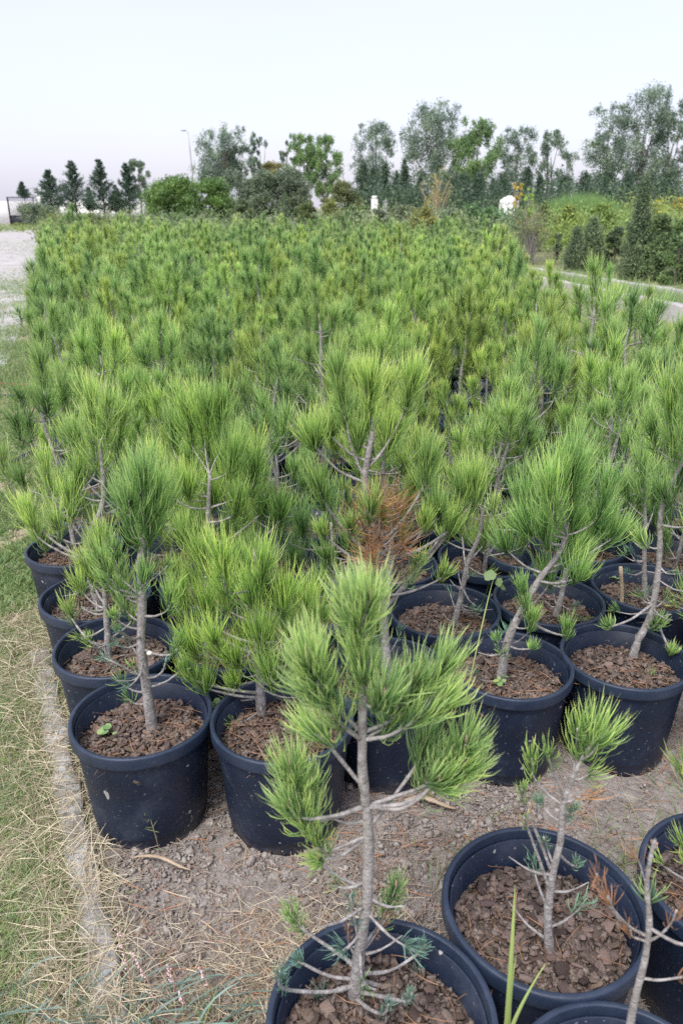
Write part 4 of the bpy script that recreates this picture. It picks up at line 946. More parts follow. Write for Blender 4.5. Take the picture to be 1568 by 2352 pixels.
# everything farther: the same small trees joined into one mass
def merge_far():
    bn = Bag(); bt = Bag(); bp = Bag()
    src = []
    for st in far_sets:
        q = []
        for nm, me, par, kd in st:
            co = np.empty(len(me.vertices) * 3, np.float32); me.vertices.foreach_get('co', co); co = co.reshape(-1, 3)
            li = np.empty(len(me.loops), np.int32); me.loops.foreach_get('vertex_index', li)
            tot = np.empty(len(me.polygons), np.int32); me.polygons.foreach_get('loop_total', tot)
            s0 = np.concatenate([[0], np.cumsum(tot)[:-1]])
            f3 = li[s0[tot == 3][:, None] + np.arange(3)]; f4 = li[s0[tot == 4][:, None] + np.arange(4)]
            at = np.empty(len(co), np.float32); me.attributes['nt'].data.foreach_get('value', at)
            ar = np.empty(len(co), np.float32); me.attributes['nr'].data.foreach_get('value', ar)
            q.append((co, [f3, f4], at, ar))
        src.append(q)
    rg = np.random.default_rng(5)
    for (x, y, sc, rz, tn) in far_pts:
        q = src[int(rg.integers(len(src)))]
        c, s = cos(rz) * sc, sin(rz) * sc
        for g, bag in zip(q, (bt, bn)):
            co = g[0]; v = np.stack([co[:, 0] * c - co[:, 1] * s + x, co[:, 0] * s + co[:, 1] * c + y, co[:, 2] * sc + SOIL], 1)
            sh = [0.25, 0.0, -0.3, -0.25, 0.1, 0.05][tn]
            bag.add((v, g[1], g[2], np.clip(g[3] * 0.7 + 0.15 + sh, 0, 1)))
        bp.add((pot_lo_geo[0] * 0.98 + np.array([x, y, 0]), pot_lo_geo[1], pot_lo_geo[2], pot_lo_geo[3]))
    o = link('distant_potted_pines', bn.mesh('distant_potted_pines', 'needle'), kind='stuff')
    o['label'] = 'mass of small potted pines filling the far end of the block'; o['group'] = 'distant rows'
    link('trunks', bt.mesh('trunks', 'bark'), o, kind='stuff'); link('pots', bp.mesh('pots', 'pot'), o, kind='stuff')
merge_far()

# ------------------------------------------------------------------ trees and bushes behind
def leaf_cloud(centers, radii, n, size, rg, droop=0.3, flat=None):
    """n leaf-sized faces spread through clumps; centers (k,3), radii (k,3)"""
    k = len(centers); wts = (radii[:, 0] * radii[:, 2]); wts = wts / wts.sum()
    idx = rg.choice(k, n, p=wts)
    q = np.clip(rg.normal(size=(n, 3)) * 0.42, -1.05, 1.05)
    P = centers[idx] + q * radii[idx]
    dr = nrm(rg.normal(size=(n, 3)) + np.array([0, 0, -droop]))
    rv = nrm(rg.normal(size=(n, 3))); sd = nrm(np.cross(dr, rv))
    L = size * rg.uniform(0.7, 1.4, n)[:, None]; W = L * 0.45
    v = np.stack([P - dr * L / 2, P + sd * W / 2, P + dr * L / 2, P - sd * W / 2], 1)
    f = (np.arange(n) * 4)[:, None] + np.array([[0, 1, 2, 3]])
    cl = rg.random(k)
    rr = np.clip(0.65 * cl[idx] + 0.35 * rg.random(n), 0, 1)
    return v.reshape(-1, 3), [f], np.repeat(rg.random(n), 4), np.repeat(rr, 4)
def tree(name, cat, px, top, base, width, d, col, label, seed, kind='broad', n=3000, leaf=0.2, clumps=22, ragged=0.5, group=None, trunk=True, lean=0.0):
    rg = np.random.default_rng(seed)
    zt = V(px, top, d)[2]; zb = max(0.0, V(px, base, d)[2]); X = V(px, base, d)[0]
    W_ = width / F * (0.929 * d + 0.63) * {'broad': 1.3, 'conifer': 1.6, 'column': 1.45, 'dense': 1.2}[kind]; n = int(n * (3.2 if kind == 'broad' else 4)); leaf *= (1.0 if kind == 'conifer' else 0.8)
    e = empty(name, (X, d, 0), label, cat, group)
    H = zt
    C = []; Rr = []
    if kind == 'broad':      # open airy crown of separate clumps round several limbs
        for i in range(int(clumps * 1.5)):
            u = rg.uniform(0.05, 0.97) if i else 0.93
            z = zb + (zt - zb) * u
            prof = math.sqrt(max(0.03, 1 - (abs(u - 0.5) / 0.54) ** 2.2))
            r = (0.07 + 0.075 * rg.random()) * W_ * (1.2 - 0.35 * u)
            hw = max(0.0, W_ / 2 * prof - r * 0.6)
            a = rg.random() * 2 * pi; q = math.sqrt(rg.random())
            x = hw * q * cos(a) * (1 + ragged * 0.25 * rg.normal()) + lean * W_ * u; y = hw * 0.7 * q * sin(a)
            C.append((x, y, min(z, zt - r * 0.8))); Rr.append((r, r * 0.9, r * rg.uniform(0.9, 1.5)))
    elif kind == 'dense':
        for i in range(clumps):
            u = rg.uniform(0.0, 0.95); z = zb + (zt - zb) * u
            prof = math.sqrt(max(0.04, 1 - u ** 2.4)) * (0.8 + 0.2 * min(1, u * 5))
            r = (0.10 + 0.09 * rg.random()) * W_
            a = rg.random() * 2 * pi; r *= 1.0; hw = max(0, W_ / 2 * prof - r * 0.6)
            C.append((hw * cos(a) * rg.uniform(0.5, 1), hw * 0.8 * sin(a) * rg.uniform(0.5, 1), min(z, zt - r * 0.6))); Rr.append((r, r, r * 0.8))
    elif kind == 'column':
        nk = clumps
        for i in range(nk):
            u = (i + rg.random()) / nk; z = zb + (zt - zb) * u
            prof = max(0.16, (1 - u) ** 0.5) * min(1, 0.7 + u * 3)
            r = W_ * 0.36 * prof + 0.03 * W_; a = rg.random() * 6.28; o = W_ * 0.30 * prof
            C.append((o * cos(a) * rg.random(), o * sin(a) * rg.random(), min(z, zt - r))); Rr.append((r, r, max(r * 1.6, (zt - zb) / nk * 0.9)))
    if C and kind != 'column':
        for k in range(len(C)):
            for _ in range(2):
                q = nrm(rg.normal(size=3)) * Rr[k][0] * rg.uniform(0.8, 1.5); f = rg.uniform(0.35, 0.7)
                C.append((C[k][0] + q[0], C[k][1] + q[1], max(0.05, min(C[k][2] + q[2], zt - Rr[k][0] * f)))); Rr.append(tuple(v_ * f for v_ in Rr[k]))
    b = Bag()
    if kind == 'conifer':
        nw = 18
        for i in range(nw):
            u = i / (nw - 1); z = zb + (zt - zb) * (0.02 + 0.93 * u)
            L0 = W_ / 2 * ((1 - u) ** 0.95 + 0.05) * (0.85 + 0.3 * rg.random())
            for j in range(6):
                a = rg.random() * 6.28; L = L0 * rg.uniform(0.6, 1.15)
                m = 44
                t = rg.random(m) ** 0.8
                up = 0.5 * L * t ** 2 + 0.05 * L
                P = np.stack([cos(a) * L * t, sin(a) * L * t, z + up - 0.1 * L], 1) + rg.normal(size=(m, 3)) * 0.07 * L0
                D0 = nrm(np.stack([np.full(m, cos(a)), np.full(m, sin(a)), np.full(m, 0.6)], 1) + rg.normal(size=(m, 3)) * 0.6)
                b.add(ribbons(P, D0, D0, rg.uniform(0.8, 1.5, m) * leaf, np.full(m, leaf * 0.35), 1, rg))
    else:
        b.add(leaf_cloud(np.array(C), np.array(Rr), n, leaf, rg, 0.6 if kind == 'broad' else 0.1))
    link('crown', b.mesh('crown', 'leaf'), e, color=(*col, 1), kind='stuff')
    if trunk:
        tr = max(0.03, 0.014 * H)
        top_z = zt * 0.92 if kind in ('conifer', 'column') else zb + (zt - zb) * 0.55
        g = tube([(0, 0, -0.1), (rg.normal() * 0.02 * H, 0, top_z * 0.5), (lean * W_ * 0.4, 0, top_z)], [tr * 1.2, tr * 0.8, tr * 0.3], 8, 4, 0.04, rg)
        t_ = link('trunk', mesh('trunk', g[0], g[1], 'trunk', smooth=True), e)
        if kind in ('broad', 'dense'):
            order = rg.permutation(len(C))[:9]
            for k in order:
                c = np.array(C[k]); z0 = rg.uniform(0.25, 0.8) * top_z
                z0 = min(z0, c[2] - 0.05 * H) if c[2] > 0.15 * H else 0.1 * H
                A = np.array([lean * W_ * 0.3 * z0 / max(top_z, 0.1), 0, max(z0, 0.02)])
                g = tube([A, (A + c) / 2 + np.array([0, 0, -0.02 * H]), c], [tr * 0.5, tr * 0.33, tr * 0.12], 5, 3)
                link('limb', mesh('limb', g[0], g[1], 'trunk', smooth=True), t_)
    return e
EUC = (0.155, 0.205, 0.15); EUL = (0.155, 0.235, 0.10); DARK = (0.062, 0.10, 0.068); OLV = (0.12, 0.195, 0.06); GRY = (0.135, 0.17, 0.11); CYP = (0.11, 0.15, 0.085)  # EUC and DARK are lifted: slight distance haze is put into the leaf colour
T_ = tree
T_('eucalyptus_tree', 'tree', 508, 286, 440, 105, 92, EUC, 'tall grey-green eucalyptus just right of the street lamp', 301, n=4600, clumps=34, leaf=0.26, lean=0.05)
T_('eucalyptus_tree', 'tree', 552, 335, 440, 60, 93, EUC, 'lower shoulder of foliage leaning right of the tall eucalyptus by the lamp', 302, n=1500, clumps=12, leaf=0.25)
T_('eucalyptus_tree', 'tree', 600, 302, 420, 45, 96, EUC, 'slim eucalyptus top standing alone between two broader crowns on the left', 303, n=1400, clumps=12, leaf=0.24)
T_('eucalyptus_tree', 'tree', 655, 320, 420, 32, 97, EUC, 'thin wispy eucalyptus beside the dense green pair', 304, n=700, clumps=9, leaf=0.24)
T_('eucalyptus_tree', 'tree', 700, 308, 450, 64, 90, EUL, 'dense green crown, left one of the touching pair left of centre', 305, n=5200, clumps=28, leaf=0.2)
T_('eucalyptus_tree', 'tree', 748, 309, 455, 66, 89, EUL, 'dense green crown, right one of the touching pair left of centre', 306, n=5200, clumps=28, leaf=0.2)
T_('eucalyptus_tree', 'tree', 862, 281, 430, 92, 95, EUC, 'pale airy eucalyptus standing alone just right of the middle', 307, n=3200, clumps=26, leaf=0.24)
T_('eucalyptus_tree', 'tree', 1000, 235, 440, 128, 90, EUC, 'big dark eucalyptus of the central pair, the taller left one', 308, n=5600, clumps=38, leaf=0.27)
T_('eucalyptus_tree', 'tree', 1082, 268, 440, 90, 88, EUL, 'lighter green eucalyptus, right one of the central pair', 309, n=4600, clumps=26, leaf=0.26)
T_('eucalyptus_tree', 'tree', 1180, 292, 440, 88, 93, EUC, 'medium eucalyptus between the central pair and the thin sapling', 310, n=3000, clumps=24, leaf=0.24)
T_('eucalyptus_tree', 'tree', 1257, 295, 440, 60, 94, EUC, 'thin see-through eucalyptus above the reeds', 311, n=1500, clumps=18, leaf=0.24)
T_('eucalyptus_tree', 'tree', 1300, 348, 440, 56, 95, EUC, 'short sparse eucalyptus at the foot of the big right group', 312, n=1100, clumps=14, leaf=0.24)
T_('eucalyptus_tree', 'tree', 1382, 238, 450, 95, 84, EUC, 'left tree of the big eucalyptus group at far right', 313, n=3600, clumps=28, leaf=0.24)
T_('eucalyptus_tree', 'tree', 1458, 196, 450, 120, 82, EUC, 'tallest eucalyptus of all, in the group at far right', 314, n=4800, clumps=36, leaf=0.24)
T_('eucalyptus_tree', 'tree', 1528, 225, 450, 90, 83, EUC, 'eucalyptus at far right, partly behind the tallest one', 315, n=3300, clumps=26, leaf=0.24)
T_('eucalyptus_tree', 'tree', 1575, 270, 450, 70, 80, EUC, 'eucalyptus cut by the right edge of the picture', 316, n=2000, clumps=16, leaf=0.24)
T_('eucalyptus_tree', 'tree', 322, 368, 460, 44, 86, EUC, 'pale eucalyptus behind the fourth dark conifer on the left', 317, n=1500, clumps=14, leaf=0.24)
C_ = [(55, 418, 455, 20, 92, 'small lone conifer beside the white gate pillar'), (122, 390, 482, 56, 78, 'first broad dark conifer in the row on the left'), (176, 368, 484, 54, 78, 'second dark conifer in the left row, next to the broadest one'), (209, 430, 484, 18, 80, 'narrow small conifer between the second and third in the left row'), (238, 365, 486, 56, 76, 'third dark conifer in the left row, with the sharpest tip'), (270, 425, 486, 26, 77, 'short conifer filling the gap beside the sharp-tipped one'), (298, 374, 488, 52, 76, 'fourth dark conifer, nearest the white post')]
for i, (px, tp_, bs, wd, d_, lb) in enumerate(C_):
    T_('conifer_tree', 'tree', px, tp_, bs, wd, d_, DARK, lb, 330 + i, kind='conifer', leaf=0.22 if wd > 30 else 0.16)
T_('carob_tree', 'tree', 402, 405, 505, 130, 48, OLV, 'rounded bright green tree with drooping leaves below the street lamp', 341, kind='dense', n=6500, clumps=40, leaf=0.17)
T_('carob_tree', 'tree', 490, 412, 505, 95, 50, OLV, 'second rounded bright green tree, right of the one below the lamp', 342, kind='dense', n=4600, clumps=30, leaf=0.17)
T_('broad_bush', 'tree', 590, 388, 500, 100, 55, GRY, 'wide grey-green bush with a yellowish top, left half', 343, kind='dense', n=4500, clumps=28, leaf=0.17)
T_('broad_bush', 'tree', 660, 385, 500, 110, 56, GRY, 'wide grey-green bush with denser dark side, right half', 344, kind='dense', n=5000, clumps=30, leaf=0.17)
T_('broad_bush', 'tree', 622, 372, 440, 60, 57, (0.2, 0.19, 0.075), 'yellow-tinged crown on top of the wide grey-green bush', 345, kind='dense', n=1300, clumps=14, leaf=0.16)
T_('broad_bush', 'tree', 790, 415, 500, 78, 52, (0.15, 0.17, 0.075), 'olive yellow bush right of the dense green pair', 346, kind='dense', n=2600, clumps=20, leaf=0.15)
T_('broad_bush', 'tree', 85, 468, 503, 84, 70, GRY, 'low grey hedge bush by the gate wall on the left', 347, kind='dense', n=2600, clumps=26, leaf=0.16, trunk=False)
K_ = [(832, 365, 480, 34), (855, 385, 480, 24), (884, 372, 482, 36), (908, 392, 482, 26), (928, 366, 482, 34), (962, 400, 482, 26), (1128, 410, 480, 30), (1205, 385, 480, 34), (1150, 400, 480, 40), (1232, 400, 480, 26), (1288, 405, 480, 28), (1060, 400, 480, 46), (1030, 405, 480, 34), (1095, 395, 480, 34), (1335, 395, 480, 42), (1385, 385, 482, 50), (1430, 395, 482, 42), (1485, 400, 482, 44), (1525, 395, 480, 36)]
names = ['leftmost of the dark cypresses right of centre', 'short cypress beside the leftmost dark one', 'third dark cypress, behind the white post', 'fourth dark cypress right of the white post', 'pointed dark cypress left of the bare yellow bush', 'short cypress behind the bare yellow bush', 'dark cypress right of the central eucalyptus pair', 'narrow dark cypress before the medium eucalyptus', 'broad dark cypress left of the white tank', 'dark cypress above the yellow-leaved sapling', 'dark cypress right of the reeds start', 'broad dark cypress beneath the lighter central eucalyptus', 'dark cypress beneath the big central eucalyptus', 'dark cypress at the right foot of the central pair', 'dark cypress left of the tall near cypress, farthest left of that group', 'wide dark cypress under the big right eucalyptus group', 'dark cypress directly behind the tall near cypress', 'dark cypress just right of the tall near cypress', 'dark cypress nearest the right edge under the eucalyptus']
for i, ((px, tp_, bs, wd), lb) in enumerate(zip(K_, names)):
    T_('cypress_tree', 'tree', px, tp_, bs, wd, 72 + (i * 7) % 9, (0.058, 0.092, 0.056), lb, 360 + i, kind='column', n=1500, clumps=14, leaf=0.2)
# nearer small cypresses and shrubs on the right
Q_ = [(1452, 396, 642, 62, 20.5, CYP, 'tall ragged cypress standing nearest, on the right', 3600, 22), (1315, 520, 612, 36, 24, CYP, 'small cypress, left one of the close pair before the reeds', 1500, 10), (1352, 498, 618, 52, 23.5, CYP, 'small cypress, right and fuller one of the close pair', 2200, 12), (1274, 535, 595, 22, 26, CYP, 'tiny cypress beside the bare twiggy shrub', 700, 8), (656, 440, 520, 22, 38, CYP, 'thin young cypress standing alone before the wide grey bush', 700, 10), (1405, 520, 625, 50, 23, (0.09, 0.125, 0.065), 'dark shrub left of the tall near cypress', 1800, 10), (1500, 490, 648, 60, 20, (0.12, 0.17, 0.075), 'shrub right of the tall near cypress', 2400, 14), (1548, 500, 655, 60, 19, (0.12, 0.18, 0.07), 'shrub cut by the right edge below the reeds', 2400, 14)]
for i, (px, tp_, bs, wd, d_, c_, lb, n_, ck) in enumerate(Q_):
    T_('cypress_tree' if 'cypress' in lb.split(' before')[0] and 'shrub' not in lb else 'shrub', 'tree' if 'shrub' not in lb else 'shrub', px, tp_, bs, wd, d_, c_, lb, 390 + i, kind='column' if 'shrub' not in lb else 'dense', n=n_, clumps=ck * 2, leaf=0.075)
SH = [(560, 455, 34, (0.13, 0.16, 0.085), 'round grey-green shrub just beyond the pines, left of the thin young cypress'), (705, 462, 33, (0.12, 0.15, 0.06), 'olive shrub beyond the pines, right of the thin young cypress'), (765, 455, 36, (0.16, 0.18, 0.06), 'yellowish shrub beyond the pines below the olive yellow bush'), (815, 470, 34, (0.10, 0.15, 0.06), 'green shrub below the leftmost dark cypresses'), (865, 478, 32, (0.15, 0.18, 0.12), 'silvery shrub below the pale stone post'), (925, 468, 35, (0.17, 0.19, 0.11), 'pale silvery shrub left of the bare yellow bush'), (975, 474, 31, (0.24, 0.24, 0.08), 'mustard-tinted shrub below the bare yellow bush'), (1030, 480, 33, (0.13, 0.17, 0.11), 'silvery green shrub beneath the central eucalyptus pair'), (1080, 468, 36, (0.08, 0.15, 0.06), 'dark broad-leaved shrub left of the white tank'), (1120, 478, 33, (0.09, 0.17, 0.07), 'glossy broad-leaved shrub nearest the white tank'), (1250, 462, 34, (0.13, 0.17, 0.07), 'leafy shrub right of the twiggy bare one'), (1300, 470, 30, (0.20, 0.24, 0.06), 'yellow-green shrub below the reeds, left side'), (1375, 468, 31, (0.16, 0.22, 0.06), 'bright shrub below the reeds, beside the tall near cypress'), (1490, 452, 33, (0.30, 0.31, 0.07), 'bright yellow-green shrub right of the tall near cypress'), (1550, 448, 35, (0.26, 0.25, 0.07), 'ochre-tinted shrub touching the right edge'), (150, 488, 45, (0.15, 0.19, 0.06), 'low green shrub under the first dark conifer'), (215, 486, 44, (0.13, 0.17, 0.07), 'low shrub under the third dark conifer'), (285, 488, 43, (0.12, 0.19, 0.06), 'low green shrub under the fourth dark conifer')]
for i, (px, tp_, d_, c_, lb) in enumerate(SH):
    T_('shrub', 'shrub', px, tp_, 560, 62, d_, c_, lb, 430 + i, kind='dense', n=900, clumps=22, leaf=0.13, trunk=False)
def shrub_bare(name, px, top, base, width, d, label, cat, seed, leaves=None, m='graytwig', n=26, leafn=300):
    rg = np.random.default_rng(seed)
    zt = V(px, top, d)[2]; X = V(px, base, d)[0]; W_ = width / F * (0.929 * d + 0.63)
    e = empty(name, (X, d, 0), label, cat)
    tips = []
    for i in range(n):
        a = rg.random() * 6.28; o = W_ / 2 * rg.random() ** 0.7; z = zt * rg.uniform(0.45, 1.0)
        tip = np.array([o * cos(a), o * 0.7 * sin(a), z])
        mid = tip * np.array([0.35, 0.35, 0.45]) + rg.normal(size=3) * 0.04 * zt
        g = tube([(0.03 * cos(a), 0.03 * sin(a), 0), mid, tip], [0.012 * zt, 0.008 * zt, 0.003 * zt], 5, 3)
        link('branch', mesh('branch', g[0], g[1], m, smooth=True), e); tips.append(tip)
        for _ in range(2):
            t2 = mid + (tip - mid) * rg.random(); p2 = t2 + np.array([rg.normal() * 0.12 * W_, rg.normal() * 0.1 * W_, rg.uniform(0.05, 0.22) * zt])
            tips.append(p2)
    if leaves:
        C = np.array(tips); Rr = np.full((len(C), 3), 0.08 * W_ + 0.03)
        b = Bag(); b.add(leaf_cloud(C, Rr, leafn, leaves[1], rg, 0.1))
        link('foliage', b.mesh('foliage', 'leaf'), e, color=(*leaves[0], 1), kind='stuff')
shrub_bare('leafless_shrub', 1215, 468, 600, 110, 27, 'grey twiggy half-leafless shrub at the right end of the pine block', 'shrub', 501, ((0.17, 0.18, 0.08), 0.07), n=34, leafn=1300)
shrub_bare('yellow_shrub', 998, 398, 485, 74, 60, 'tawny bare-branched bush in front of the dark cypresses', 'shrub', 502, ((0.3, 0.27, 0.09), 0.12), m='wood', n=30, leafn=600)
shrub_bare('yellow_sapling', 1185, 418, 520, 28, 38, 'bright yellow-leaved sapling above the white tank', 'sapling', 503, ((0.42, 0.33, 0.06), 0.10), n=9, leafn=420)
shrub_bare('green_sapling', 1215, 425, 520, 30, 37, 'yellow-green sapling right of the bright yellow one', 'sapling', 504, ((0.25, 0.36, 0.08), 0.10), n=9, leafn=480)
shrub_bare('young_tree', 1150, 560, 640, 30, 21, 'yellowish thin young tree at the right end of the pine block', 'sapling', 505, ((0.30, 0.33, 0.09), 0.05), n=9, leafn=420)
shrub_bare('orange_seedling', 1203, 575, 612, 9, 24, 'tiny orange dead conifer seedling by the twiggy shrub', 'seedling', 506, ((0.34, 0.11, 0.04), 0.035), m='wood', n=6, leafn=260)
shrub_bare('brush_pile', 1225, 572, 610, 120, 26, 'heap of cut grey twigs under the twiggy shrub', 'brush pile', 507, None, n=40)

# undergrowth and reed masses nobody could count
def mass(name, x_of, dr, zr, n, leaf, col, seed, label, patchy=None, clump=0.5, ncl=160):
    rg = np.random.default_rng(seed)
    d_ = rg.uniform(dr[0], dr[1], ncl); x = np.array([x_of(v, rg) for v in d_])
    z = rg.uniform(zr[0], zr[1], ncl)
    C = np.stack([x, d_, z * 0.5], 1); Rr = np.stack([clump * rg.uniform(0.6, 1.3, ncl), clump * rg.uniform(0.6, 1.3, ncl), z * 0.55], 1)
    b = Bag(); b.add(leaf_cloud(C, Rr, n, leaf, rg, -0.5))
    o = link(name, b.mesh(name, 'leaf'), kind='stuff', color=(*col, 1)); o['label'] = label
fr = lambda a, b_: (lambda d_, rg: (rg.uniform(a, b_) - 784) / F * (0.929 * d_ + 0.63))
mass('undergrowth', fr(112, 340), (29, 58), (1.0, 1.65), 14000, 0.13, (0.12, 0.155, 0.06), 601, 'low weedy growth behind the far left end of the pines', ncl=260, clump=0.8)
mass('undergrowth', fr(330, 820), (28.5, 42), (1.2, 1.75), 18000, 0.11, (0.14, 0.19, 0.09), 602, 'grey-green nursery growth behind the middle of the pines', ncl=320, clump=0.7)
mass('undergrowth', fr(760, 1200), (29, 50), (1.3, 2.0), 18000, 0.12, (0.17, 0.22, 0.11), 603, 'mixed silvery and yellow shrubs behind the right of the pines', ncl=320, clump=0.7)
mass('undergrowth', fr(760, 1060), (32, 52), (1.2, 1.8), 4500, 0.11, (0.27, 0.27, 0.09), 604, 'yellowing weeds among the silvery shrubs', ncl=70, clump=0.5)
mass('undergrowth', fr(1240, 1640), (27, 40), (1.2, 2.1), 26000, 0.10, (0.19, 0.26, 0.08), 605, 'yellow-green scrub behind the small cypresses at right', ncl=380, clump=0.7)
mass('undergrowth', fr(1470, 1680), (19.5, 27), (0.9, 1.7), 13000, 0.08, (0.13, 0.19, 0.08), 606, 'dense dark hedge growth at the right edge', ncl=170, clump=0.55)
mass('undergrowth', fr(1440, 1700), (40, 56), (1.8, 2.6), 7000, 0.15, (0.25, 0.28, 0.075), 607, 'bright yellow-green scrub rising at the right edge', ncl=110, clump=1.1)
mass('undergrowth', fr(1080, 1190), (33, 40), (1.0, 1.8), 5000, 0.17, (0.08, 0.145, 0.07), 608, 'broad-bladed green plants left of the white tank', ncl=70, clump=0.6)
mass('undergrowth', fr(800, 1600), (62, 76), (2.0, 4.6), 42000, 0.24, (0.065, 0.10, 0.06), 609, 'far low bushes at the foot of the tree line', ncl=330, clump=1.4)
mass('undergrowth', fr(-150, 118), (60, 76), (0.3, 0.6), 5000, 0.14, (0.16, 0.21, 0.06), 610, 'low green verge in front of the gate wall', ncl=120, clump=1.0)
def reeds():
    rg = np.random.default_rng(620); n = 9000
    d_ = rg.uniform(40, 50, n); px = rg.normal(1330, 70, n); x = (px - 784) / F * (0.929 * d_ + 0.63)
    P = np.stack([x, d_, np.zeros(n)], 1)
    D0 = nrm(np.stack([rg.normal(0, 0.16, n), rg.normal(0, 0.16, n), np.ones(n)], 1)); D1 = nrm(D0 + rg.normal(size=(n, 3)) * np.array([0.35, 0.35, 0.1]))
    L = rg.uniform(1.6, 2.5, n) * (0.75 + 0.35 * np.exp(-((px - 1320) / 80) ** 2))
    b = Bag(); b.add(ribbons(P, D0, D1, L, rg.uniform(0.02, 0.04, n), 3, rg))
    link('reeds', b.mesh('reeds', 'grass'), kind='stuff', color=(0.68, 0.82, 0.66, 1))
reeds()

# ------------------------------------------------------------------ built things
def boxes(name, items, m, parent=None, bev=0.0, seed=1, jit=0.0):
    b = Bag(); rg = np.random.default_rng(seed)
    for it in items: b.add(box_geo(*it, jit=jit, rg=rg) if jit else box_geo(*it))
    return link(name, b.mesh(name, m), parent)
def at(px, py, d): return V(px, py, d)
# white perimeter wall with gate pillar
d_ = 88.0
pA = at(-60, 0, d_)[0]; pB = at(110, 0, d_)[0]
hw = at(60, 462, d_)[2]
o = boxes('perimeter_wall', [((( -46 + at(24, 0, d_)[0]) / 2 + 0, d_, hw / 2), (abs(at(24, 0, d_)[0] + 46), 0.3, hw))], 'white'); tag(o, 'white rendered wall left of the gate pillar with lantern', 'wall')
x0, x1 = at(60, 0, d_)[0], at(335, 0, d_)[0]
o = boxes('perimeter_wall', [(((x0 + x1) / 2, d_, hw / 2), (x1 - x0, 0.3, hw))], 'white'); tag(o, 'long white rendered wall running behind the row of conifers', 'wall')
e = empty('gate_pillar', (at(42, 0, 86)[0], 86, 0), 'stepped white gate pillar with a lantern on its face', 'pillar')
zt = at(42, 441, 86)[2]; wp = 28 / F * (0.929 * 86)
boxes('pillar_shaft', [((0, 0, zt / 2), (wp, 0.9, zt))], 'white', e)
boxes('pillar_cap', [((0, 0, zt + 0.06), (wp + 0.12, 1.02, 0.12))], 'white', e)
boxes('pillar_shoulder', [((wp * 0.75, 0, hw / 2 + 0.25), (wp * 0.5, 0.7, hw + 0.5))], 'white', e)
ln = boxes('lantern', [((0, -0.55, zt - 0.85), (0.34, 0.2, 0.5))], 'iron', e)
# grey board fence beside the gate: each board its own piece
e = empty('board_fence', (at(28, 0, 84)[0], 84, 0), 'grey upright board fence between the gate and the low hedge', 'fence')
zb = at(30, 478, 84)[2]; wb = 34 / F * (0.929 * 84)
bm_ = box_geo((0, 0, 0), (wb / 9 - 0.015, 0.05, zb)); bme = mesh('board', bm_[0], bm_[1], 'panel')
for i in range(9):
    link('board', bme, e, (-wb / 2 + wb / 9 * (i + 0.5), 0.012 * (i % 2), zb / 2 + 0.02 * ((i * 7) % 3)))
for z_ in (zb * 0.2, zb * 0.8): boxes('rail', [((0, 0.06, z_), (wb, 0.05, 0.1))], 'panel', e)
# open black iron gate leaf
e = empty('iron_gate', (at(4, 0, 82)[0], 82, 0), 'open black iron gate leaf cut by the left edge of the picture', 'gate')
zg = at(4, 452, 82)[2]; gm = box_geo((0, 0, 0), (0.04, 0.04, zg * 0.62)); gme = mesh('bar', gm[0], gm[1], 'iron')
boxes('gate_frame', [((0.35, 0, zg / 2), (0.1, 0.1, zg)), ((-0.95, 0, zg - 0.05), (2.5, 0.08, 0.08)), ((-0.95, 0, zg * 0.36), (2.5, 0.08, 0.08)), ((-0.95, 0, 0.12), (2.5, 0.08, 0.1)), ((-2.2, 0, zg / 2), (0.1, 0.1, zg))], 'iron', e)
boxes('kick_panel', [((-0.95, 0.0, zg * 0.2), (2.4, 0.03, zg * 0.3))], 'iron', e)
for i in range(14): link('bar', gme, e, (-2.1 + i * 0.175, 0, zg * 0.68))
# white posts, tank
def stone(px, top, base, w_, d_, name, label, cat, m='white'):
    z = at(px, top, d_)[2]; W_ = w_ / F * 0.935 * d_
    e = empty(name, (at(px, 0, d_)[0], d_, 0), label, cat)
    boxes('shaft', [((0, 0, z * 0.46), (W_, W_, z * 0.92))], m, e, seed=3, jit=0.03); boxes('cap', [((0, 0, z * 0.96), (W_ * 0.8, W_ * 0.8, z * 0.085))], m, e)
stone(328, 462, 498, 11, 70, 'wall_post', 'white post at the end of the wall, right of the conifers', 'post')
stone(866, 450, 476, 14, 62, 'stone_post', 'pale stone post standing in front of the dark cypresses', 'post')
stone(893, 460, 476, 12, 63, 'stone_post', 'smaller dim stone post right of the pale one', 'post', 'concrete')
def tank():
    d_ = 44; c = at(1168, 470, d_); rr = 22 / F * 0.935 * d_
    e = empty('water_tank', (c[0], d_, 0), 'white rounded plastic tank behind the yellow sapling', 'tank')
    zt = at(1168, 452, d_)[2]
    g = revolve([(0, zt), (rr * 0.5, zt - 0.02), (rr * 0.93, zt - 0.16), (rr, zt - 0.35), (rr * 0.97, zt - 0.38), (rr, zt - 0.41), (rr, 0.2), (rr * 0.95, 0.0)], 28)
    link('tank_body', mesh('tank_body', g[0], [g[1][0][:, ::-1]], 'white', smooth=True), e)
    g = revolve([(0, zt + 0.06), (rr * 0.3, zt + 0.05), (rr * 0.32, zt - 0.03)], 20)
    link('lid', mesh('lid', g[0], [g[1][0][:, ::-1]], 'white', smooth=True), e)
tank()
